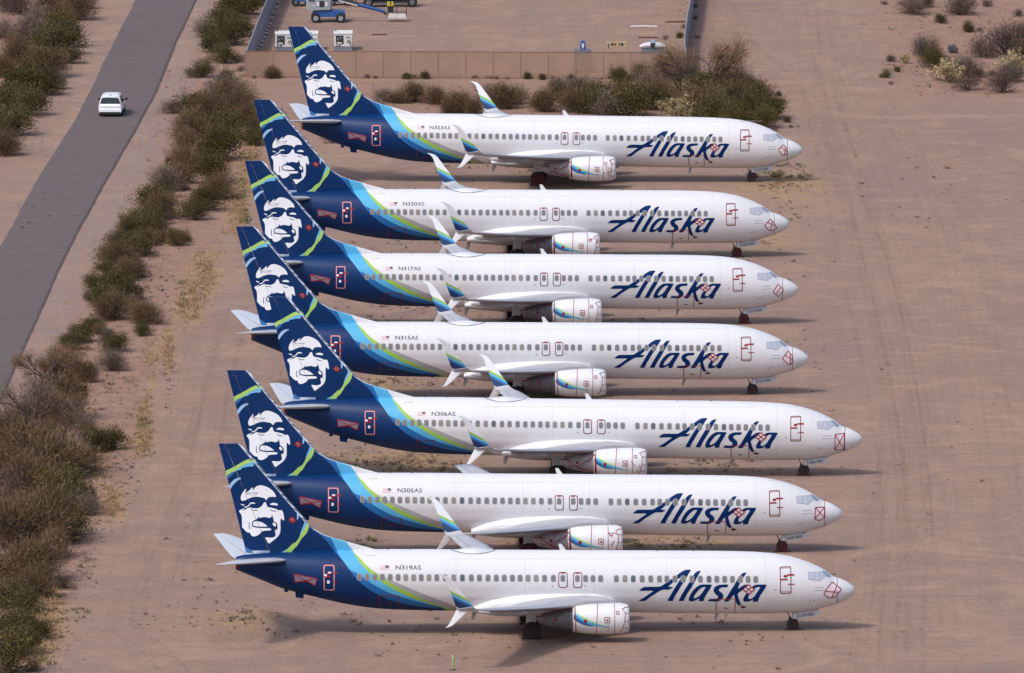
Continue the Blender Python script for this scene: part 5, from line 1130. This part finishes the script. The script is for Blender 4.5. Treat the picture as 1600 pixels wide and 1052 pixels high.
def tree(seed,kind):
    """spreading leafless desert tree: trunk with limbs, crown of fine twigs"""
    rng=np.random.default_rng(seed); r_=random.Random(seed); m=MB(); tips=[]
    def grow(p,d,l,r,dep):
        q=p+d*l; mid=p.lerp(q,.5)+Vector((r_.uniform(-1,1),r_.uniform(-1,1),r_.uniform(-.4,.6)))*l*.10
        m.tube([p,mid,q],[r,r*.85,r*.68],'bark',5 if dep<2 else 3,cap=False,smooth=dep<2)
        tips.append((q,dep))
        if dep>=5: return
        for k in range(2 if dep>0 else 8):
            nd=(d+Vector((r_.uniform(-1,1),r_.uniform(-1,1),r_.uniform(-.45,.4)))*(.6 if dep else 1.6)).normalized()
            if nd.z<-.05: nd.z=.05
            grow(q,nd,l*r_.uniform(.66,.86) if dep else .42,r*.66,dep+1)
        if dep>2 and r_.random()<.6: grow(mid,(d+Vector((r_.uniform(-1,1),r_.uniform(-1,1),r_.uniform(-.2,.5)))).normalized(),l*.6,r*.5,dep+2)
    grow(Vector((0,0,-.05)),Vector((.1,0,1)).normalized(),.16,.06,0)
    T=np.array([tuple(t) for t,d in tips if d>=3]); N=8500
    idx=rng.integers(0,len(T),N); C=T[idx]+rng.normal(size=(N,3))*.10
    D=C*np.array([1,1,.8])/np.linalg.norm(C,axis=1)[:,None]+rng.normal(size=(N,3))*.4; D/=np.linalg.norm(D,axis=1)[:,None]
    Lh=rng.uniform(.03,.085,N); Wh=rng.uniform(.002,.0045,N) ; V,F=quads(rng,C,D,Lh,Wh)
    return m.mesh('trunk'),np_mesh('crown',V,F,np.repeat(rng.uniform(0,1,N),4),kind)
BUSHV={}
for k,nv in (('creosote',6),('palo',5),('brown',6),('grey',4),('cholla',3),('dead',3),('tuftbush',4)):
    BUSHV[k]=[bush(k,100+17*i+len(k)*7) for i in range(nv)]
TREEV=[tree(5,'russet_twig'),tree(9,'grey_twig'),tree(14,'brown_twig')]
CODE={'G':'creosote','P':'palo','B':'brown','Y':'grey','C':'cholla','D':'dead','t':'tuftbush','T':'tree'}
LOOK={'creosote':'olive green bush','palo':'yellowish green bush','brown':'brown twiggy bush','grey':'greyish bare bush','cholla':'pale yellow spiny bush','dead':'dark leafless bush','tuftbush':'low dry shrub','tree':'bare branching desert tree'}
# place in the photograph of each plant's foot, width in its pixels, kind
A_="358,155,62,Y 300,180,50,G 326,192,55,B 372,188,55,B 395,228,45,G 345,218,60,G 300,218,58,B 268,262,30,G 285,268,50,B 340,252,70,P 330,288,60,P 318,330,62,G 338,312,56,B 300,345,44,G 240,322,60,G 225,352,50,G 252,342,50,B 262,300,46,Y 275,385,35,P 291,380,22,G 221,372,50,G 204,374,45,G 188,387,45,G 211,402,55,G 190,422,60,B 172,432,40,G 207,434,44,G 180,460,60,G 152,455,38,G 150,440,24,C 176,502,58,B 160,480,50,G 202,470,46,G 232,508,50,B 222,526,34,G 180,550,46,P 176,580,44,Y 126,535,50,G 112,548,46,G 143,520,36,G 100,578,50,B 118,595,34,B 72,602,74,T 80,655,90,B 57,688,105,T 98,664,62,B 40,668,50,B 137,672,30,G 172,704,46,G 148,708,52,G 128,738,60,B 103,722,84,T 34,738,104,B 68,748,96,B 14,788,80,D 45,782,80,B 91,792,76,P 128,796,56,G 105,770,60,G 129,806,50,Y 103,838,72,P 65,852,104,B 21,858,90,B 116,846,30,Y 84,872,50,B 65,908,70,B 26,912,90,B 52,938,60,B 98,920,40,D 15,952,66,G 41,960,54,G 59,1000,44,G 26,1002,80,G 39,1024,60,G 15,1052,84,P 50,1050,34,Y 5,905,60,Y 0,760,70,B -8,700,60,B 8,830,60,B 70,825,60,G 40,820,60,B 365,30,60,G 386,24,44,P 352,72,60,G 376,58,48,G 333,82,48,G 350,100,40,G 313,122,40,P 402,10,40,G 345,45,50,P 325,60,40,Y 372,98,30,t 378,112,24,t 415,-4,50,G 388,-6,50,P 360,-4,40,Y 320,250,40,G 352,172,50,B 388,200,40,B 272,178,34,Y 290,196,34,t 258,288,40,Y 205,345,34,C 232,385,40,B 165,400,32,C 196,440,40,B 140,470,30,Y 108,562,30,G 85,585,40,B 216,390,20,P 214,398,37,B 167,490,34,t 240,374,24,B 129,578,32,t 128,582,27,t 169,529,26,Y 289,298,20,Y 329,177,20,G 243,370,39,G 299,202,26,P 369,142,20,B 301,191,33,G 240,357,38,G 285,227,21,P 189,422,28,t 104,637,32,G 293,236,36,B 181,412,23,B 256,351,38,t 353,134,33,G 294,271,22,P 205,472,20,Y 157,523,27,B 151,517,32,B 261,341,29,G 173,490,25,P 127,613,20,G 347,183,39,G 95,628,37,P 345,228,23,G 252,381,32,B 131,599,39,B 216,399,36,G 313,240,27,G 288,263,37,Y 318,185,28,B 329,167,38,Y 178,419,22,t 198,434,27,t 343,229,21,Y 114,571,20,P 285,288,38,B 212,412,22,B 326,170,22,G 347,150,20,P"
B_="33,24,60,D 77,22,50,B 116,32,50,B 96,44,46,B 103,74,60,G 83,88,76,G 110,100,40,G 43,68,64,Y 30,100,56,B 77,122,66,B 70,150,60,G 33,148,76,G 47,182,66,G 13,176,60,G 20,214,66,G 8,244,50,B 5,60,50,Y 8,120,50,B 55,110,50,G 92,60,56,P 62,46,50,Y 10,20,50,Y 130,14,36,Y 88,140,36,Y -5,210,50,B"
C_="574,123,14,t 586,123,12,t 636,124,20,G 664,124,22,G 648,124,16,t 719,122,14,t 742,123,16,t 765,123,14,t 775,124,12,t 793,124,10,t 824,124,18,G 847,125,18,G 864,124,14,t 892,124,14,G 935,122,10,t 426,123,30,B 398,124,12,t 965,128,30,G 600,160,36,Y 621,162,34,B 648,160,46,B 683,163,46,B 702,179,40,B 720,177,46,B 742,179,36,B 785,170,58,B 766,162,46,Y 806,163,36,B 847,176,52,B 874,158,44,G 900,158,50,Y 925,160,50,G 868,140,30,Y 900,178,50,B 930,180,56,G 960,166,56,P 990,160,50,G 985,182,60,P 1010,172,50,G 1020,150,46,Y 1036,168,50,B 1057,190,46,C 1062,150,66,T 1105,152,112,T 1095,172,60,P 1125,178,60,G 1150,178,58,B 1092,182,60,B 1120,192,60,G 1160,165,50,G 1185,160,40,B 1175,188,46,P 1205,186,42,G 1195,200,40,P 1217,150,13,G 1222,160,13,t 1230,192,18,G 1236,200,12,t 1247,199,8,t 1200,152,20,t 1150,150,50,Y 1130,150,50,G 1005,125,30,B 1040,128,34,B 985,128,18,G 1150,200,50,P 1210,206,24,t 955,182,50,Y 1065,120,40,B 1070,45,16,t 1062,60,16,G 1040,62,16,t 1090,60,12,t 1087,30,14,t 1085,12,14,t 1092,0,12,t 530,190,60,B 560,185,46,B 495,200,40,B 590,178,34,Y 428,200,44,B 405,215,40,B 520,225,40,t"
D_="1381,8,16,t 1425,24,32,Y 1447,12,28,B 1499,24,36,Y 1471,37,25,G 1542,10,20,Y 1514,50,26,P 1531,49,16,t 1445,90,32,Y 1414,100,24,C 1392,97,18,Y 1383,122,20,P 1402,113,14,P 1392,133,14,t 1461,106,30,P 1483,130,44,C 1507,121,36,Y 1528,121,26,Y 1572,86,60,D 1537,90,36,D 1587,116,42,C 1568,146,40,D 1514,142,46,t 1579,128,30,Y 1554,119,28,t 1592,26,24,D 1600,60,30,Y 1453,137,7,t 1610,100,50,G 1409,8,20,t 1520,8,20,t"
def level(py,px):
    for lim,s in ((58,'beside the upper end of the yard fence'),(130,'left of the yard corner'),(240,'left of the N323AS tail'),(345,'left of the N320AS tail'),(440,'left of the N317AS tail'),(560,'left of the N315AS tail'),(665,'between the road and N306AS'),(770,'left of the N305AS tail'),(900,'left of the N319AS tail'),(2000,'in the lower left corner')):
        if py<lim: return s
LIST=[]
for belt,txt in (('A',A_),('B',B_),('C',C_),('D',D_)):
    for it in txt.split():
        a,b,c,d=it.split(','); a,b,c=float(a),float(b),float(c); k=CODE[d]
        if belt=='A': reg=level(b,a)
        elif belt=='B': reg='left of the road near the top corner' if b<70 else 'left of the road above the van' if b<125 else 'left of the road level with the van' if b<200 else 'left of the road below the van'
        elif belt=='D': reg='in the upper right scrub' if b<60 else 'in the right hand scrub patch'
        else:
            if 118<b<131 and a<980: reg='at the foot of the tan fence'
            elif a>1035 and b<65: reg='beside the right yard fence'
            elif a<580 and b>150: reg='behind the N323AS tail'
            elif a<760: reg='behind the rear fuselage of N323AS'
            elif a<880: reg='behind the middle of N323AS'
            elif a<1000: reg='in the thicket below the yard carts'
            elif a<1120: reg='in the thicket at the yard corner'
            else: reg='behind the nose of N323AS'
        LIST.append([belt,a,b,c,k,reg])
groups={}
for it in LIST: groups.setdefault((it[4],it[5]),[]).append(it)
ORD=['first','second','third','fourth','fifth','sixth','seventh','eighth','ninth','tenth','eleventh','twelfth','thirteenth','fourteenth','fifteenth','sixteenth','seventeenth','eighteenth','nineteenth','twentieth','twenty first','twenty second','twenty third','twenty fourth']
CNT=['','one','two','three','four','five','six','seven','eight','nine','ten','eleven','twelve','thirteen','fourteen']
rnd=random.Random(77); cnt={}
for (k,reg),L_ in groups.items():
    L_.sort(key=lambda q:q[1])
    for j,(belt,a,b,c,k_,rg_) in enumerate(L_):
        x,y=ground_pt(a,b); r=c/px_per_m(b)/2
        size='' 
        if len(L_)==1: lab='lone '+LOOK[k]+' '+reg
        elif j==0: lab='leftmost '+LOOK[k]+' '+reg
        elif j==len(L_)-1: lab='rightmost '+LOOK[k]+' '+reg
        else: lab=ORD[j]+' '+LOOK[k]+' from the left, '+reg
        gname={'A':'plants between the road and the stand','B':'plants left of the road','C':'plants around the walled yard','D':'plants in the right hand scrub'}[belt]
        # the foot of a plant lies half its depth behind its front edge
        y+=r*.35; z=gz(x,y)-.03
        if k=='tree':
            v=TREEV[{'72':0,'57':1,'103':2,'1062':1,'1105':0}.get(str(int(a)),0)]; t=thing('desert_tree',lab,'tree',(x,y,z),rnd.uniform(0,6.28),gname); s=r*1.25; t.scale=(s,s,s*(1.0+.1*rnd.random()))
            obj('trunk',v[0],t); obj('crown',v[1],t)
        else:
            v=rnd.choice(BUSHV[k]); nm={'creosote':'creosote_bush','palo':'green_bush','brown':'twiggy_bush','grey':'bare_bush','cholla':'spiny_bush','dead':'leafless_bush','tuftbush':'low_shrub'}[k]
            t=thing(nm,lab,'bush' if k!='tuftbush' else 'shrub',(x,y,z),rnd.uniform(0,6.28),gname); s=r*((1.48 if b>640 and belt=='A' else 1.62 if belt=='C' and a>880 else 1.25 if belt=='C' else 1.85 if belt=='D' else 1.42) if r>.8 else 1.15); hz=rnd.uniform(.9,1.2)*(1 if r<1.2 else .95); t.scale=(s,s,s*hz)
            obj('branches',v[0],t); obj('foliage',v[1],t)
def rock():
    rng=random.Random(5); x,y=ground_pt(1489,82); bm=bmesh.new(); bmesh.ops.create_icosphere(bm,subdivisions=3,radius=1)
    for v in bm.verts:
        k=1+.22*math.sin(v.co.x*3.1+1)*math.sin(v.co.y*2.7)+.10*math.sin(v.co.z*7+v.co.x*5); v.co=Vector((v.co.x*.42,v.co.y*.4,v.co.z*.42+.22+v.co.x*-.12))*k
    me=bpy.data.meshes.new('boulder'); bm.to_mesh(me); bm.free(); me.materials.append(MATS['dark_rock']); o=bpy.data.objects.new('boulder',me); COL.objects.link(o); o.location=(x,y,0)
    tag(o,'dark grey boulder lying alone among the right hand scrub','boulder')
mat('dark_rock',(72,68,72),.95,noise=.3,nscale=3,bump=.5); rock()
# uncountable low growth
def ground_cover(name,patches,matn,hmin,hmax,blades,wd,seed,label):
    rng=np.random.default_rng(seed); Cs=[];Ds=[];Ls=[];Ws=[];Ts=[]
    for (px,py,rx,ry,n) in patches:
        for _ in range(n):
            a=px+rng.normal()*rx*.5; b=py+rng.normal()*ry*.5; x,y=ground_pt(a,b); s=rng.uniform(hmin,hmax)*(.6+rng.random()**2); z=gz(x,y)
            k=int(blades*(.6+.8*rng.random())); an=rng.uniform(0,6.28,k); el=rng.uniform(.25,1.4,k); D=np.stack([np.cos(an)*np.cos(el),np.sin(an)*np.cos(el),np.sin(el)],1)
            L=s*rng.uniform(.5,1,k)*.5; off=np.stack([rng.normal(0,s*.35,k),rng.normal(0,s*.35,k),np.zeros(k)],1)
            Cs.append(np.array([x,y,z])+off+D*L[:,None]); Ds.append(D); Ls.append(L); Ws.append(np.full(k,1.0)*s*wd); Ts.append(np.clip(rng.normal(rng.random(),.2,k),0,1))
    C=np.concatenate(Cs);D=np.concatenate(Ds);V,F=quads(rng,C,D,np.concatenate(Ls),np.concatenate(Ws))
    me=np_mesh(name,V,F,np.repeat(np.concatenate(Ts),4),matn); o=bpy.data.objects.new(name,me); COL.objects.link(o); tag(o,label,'ground cover',None,'stuff')
ground_cover('weed_tufts',[(640,724,130,22,110),(520,715,60,20,40),(1120,728,60,10,26),(1060,852,110,10,40),(870,846,80,8,26),(1225,285,50,20,70),(1195,270,50,10,26),(1185,375,40,22,34),(1160,415,50,12,14),(375,970,50,18,46),(230,970,60,40,16),(600,600,60,14,28),(580,500,60,10,18),(560,850,40,12,16),(850,272,110,10,30),(745,255,90,8,26),(320,440,14,40,34),(262,570,10,60,40),(232,660,8,60,30),(180,760,12,40,20),(90,960,30,60,60),(150,800,20,60,50),(130,880,20,40,40),(200,740,16,60,30),(250,450,40,60,40),(690,310,60,6,12),(1090,965,60,6,8),(1240,330,40,20,20),(450,960,300,30,50),(1000,1010,500,30,30),(330,900,60,60,20),(650,484,200,8,40),(900,500,250,6,30),(620,600,160,10,50),(900,612,200,6,24),(600,385,120,8,20),(520,860,70,12,30),(1140,735,120,8,40),(930,850,160,8,50),(1260,560,60,80,14),(1400,700,200,250,40),(1450,300,150,80,30),(760,1000,500,40,26),(1150,1000,200,40,18),(760,480,300,8,26),(700,590,200,8,20),(1250,400,60,60,8),(200,430,90,60,60),(150,600,70,60,60),(260,300,50,70,40),(60,330,60,60,16),(1450,120,90,30,50),(820,140,260,8,50),(300,150,60,50,40),(1070,50,12,60,14)],'tuft_dark',.10,.26,16,.07,11,'scattered small dark weeds on the bare dirt')
ground_cover('twig_litter',[(300,260,70,110,120),(240,360,50,80,120),(180,470,50,80,140),(150,560,50,60,140),(120,640,60,50,120),(150,740,40,70,120),(110,860,40,80,140),(75,960,30,50,90),(90,60,40,60,60),(40,190,40,60,60),(350,80,40,60,60),(1060,160,110,26,160),(800,165,200,16,120),(1520,110,90,40,300),(1480,30,90,24,120),(1400,110,40,20,40),(200,640,24,90,60)],'brown_twig',.18,.42,14,.03,31,'scattered dead twigs and low dry growth among the bushes')
ground_cover('green_weeds',[(1210,275,50,8,34),(1235,262,30,8,14),(640,725,100,16,18),(380,300,8,30,24),(385,340,10,14,16),(120,965,16,20,8),(1110,722,60,6,14),(285,465,8,20,10),(590,845,40,6,6),(560,722,60,12,8),(222,664,10,10,10),(66,1030,16,16,12),(380,968,40,10,8)],'tuft_green',.18,.40,26,.06,12,'small green weeds growing near the parked aircraft')
ground_cover('dry_grass',[(392,255,22,55,420),(372,325,16,50,340),(322,430,22,45,300),(298,478,22,34,280),(262,548,12,40,160),(226,660,12,50,160),(222,690,16,20,140),(176,790,18,30,160),(72,980,28,50,420),(80,930,20,24,160),(640,722,80,18,220),(1040,852,90,8,60),(1222,292,50,14,50),(300,210,60,70,120),(380,135,20,18,60),(120,560,60,60,120),(236,560,16,30,80)],'dry_grass',.16,.38,12,.05,13,'patches of yellow dry grass along the edge of the stand')
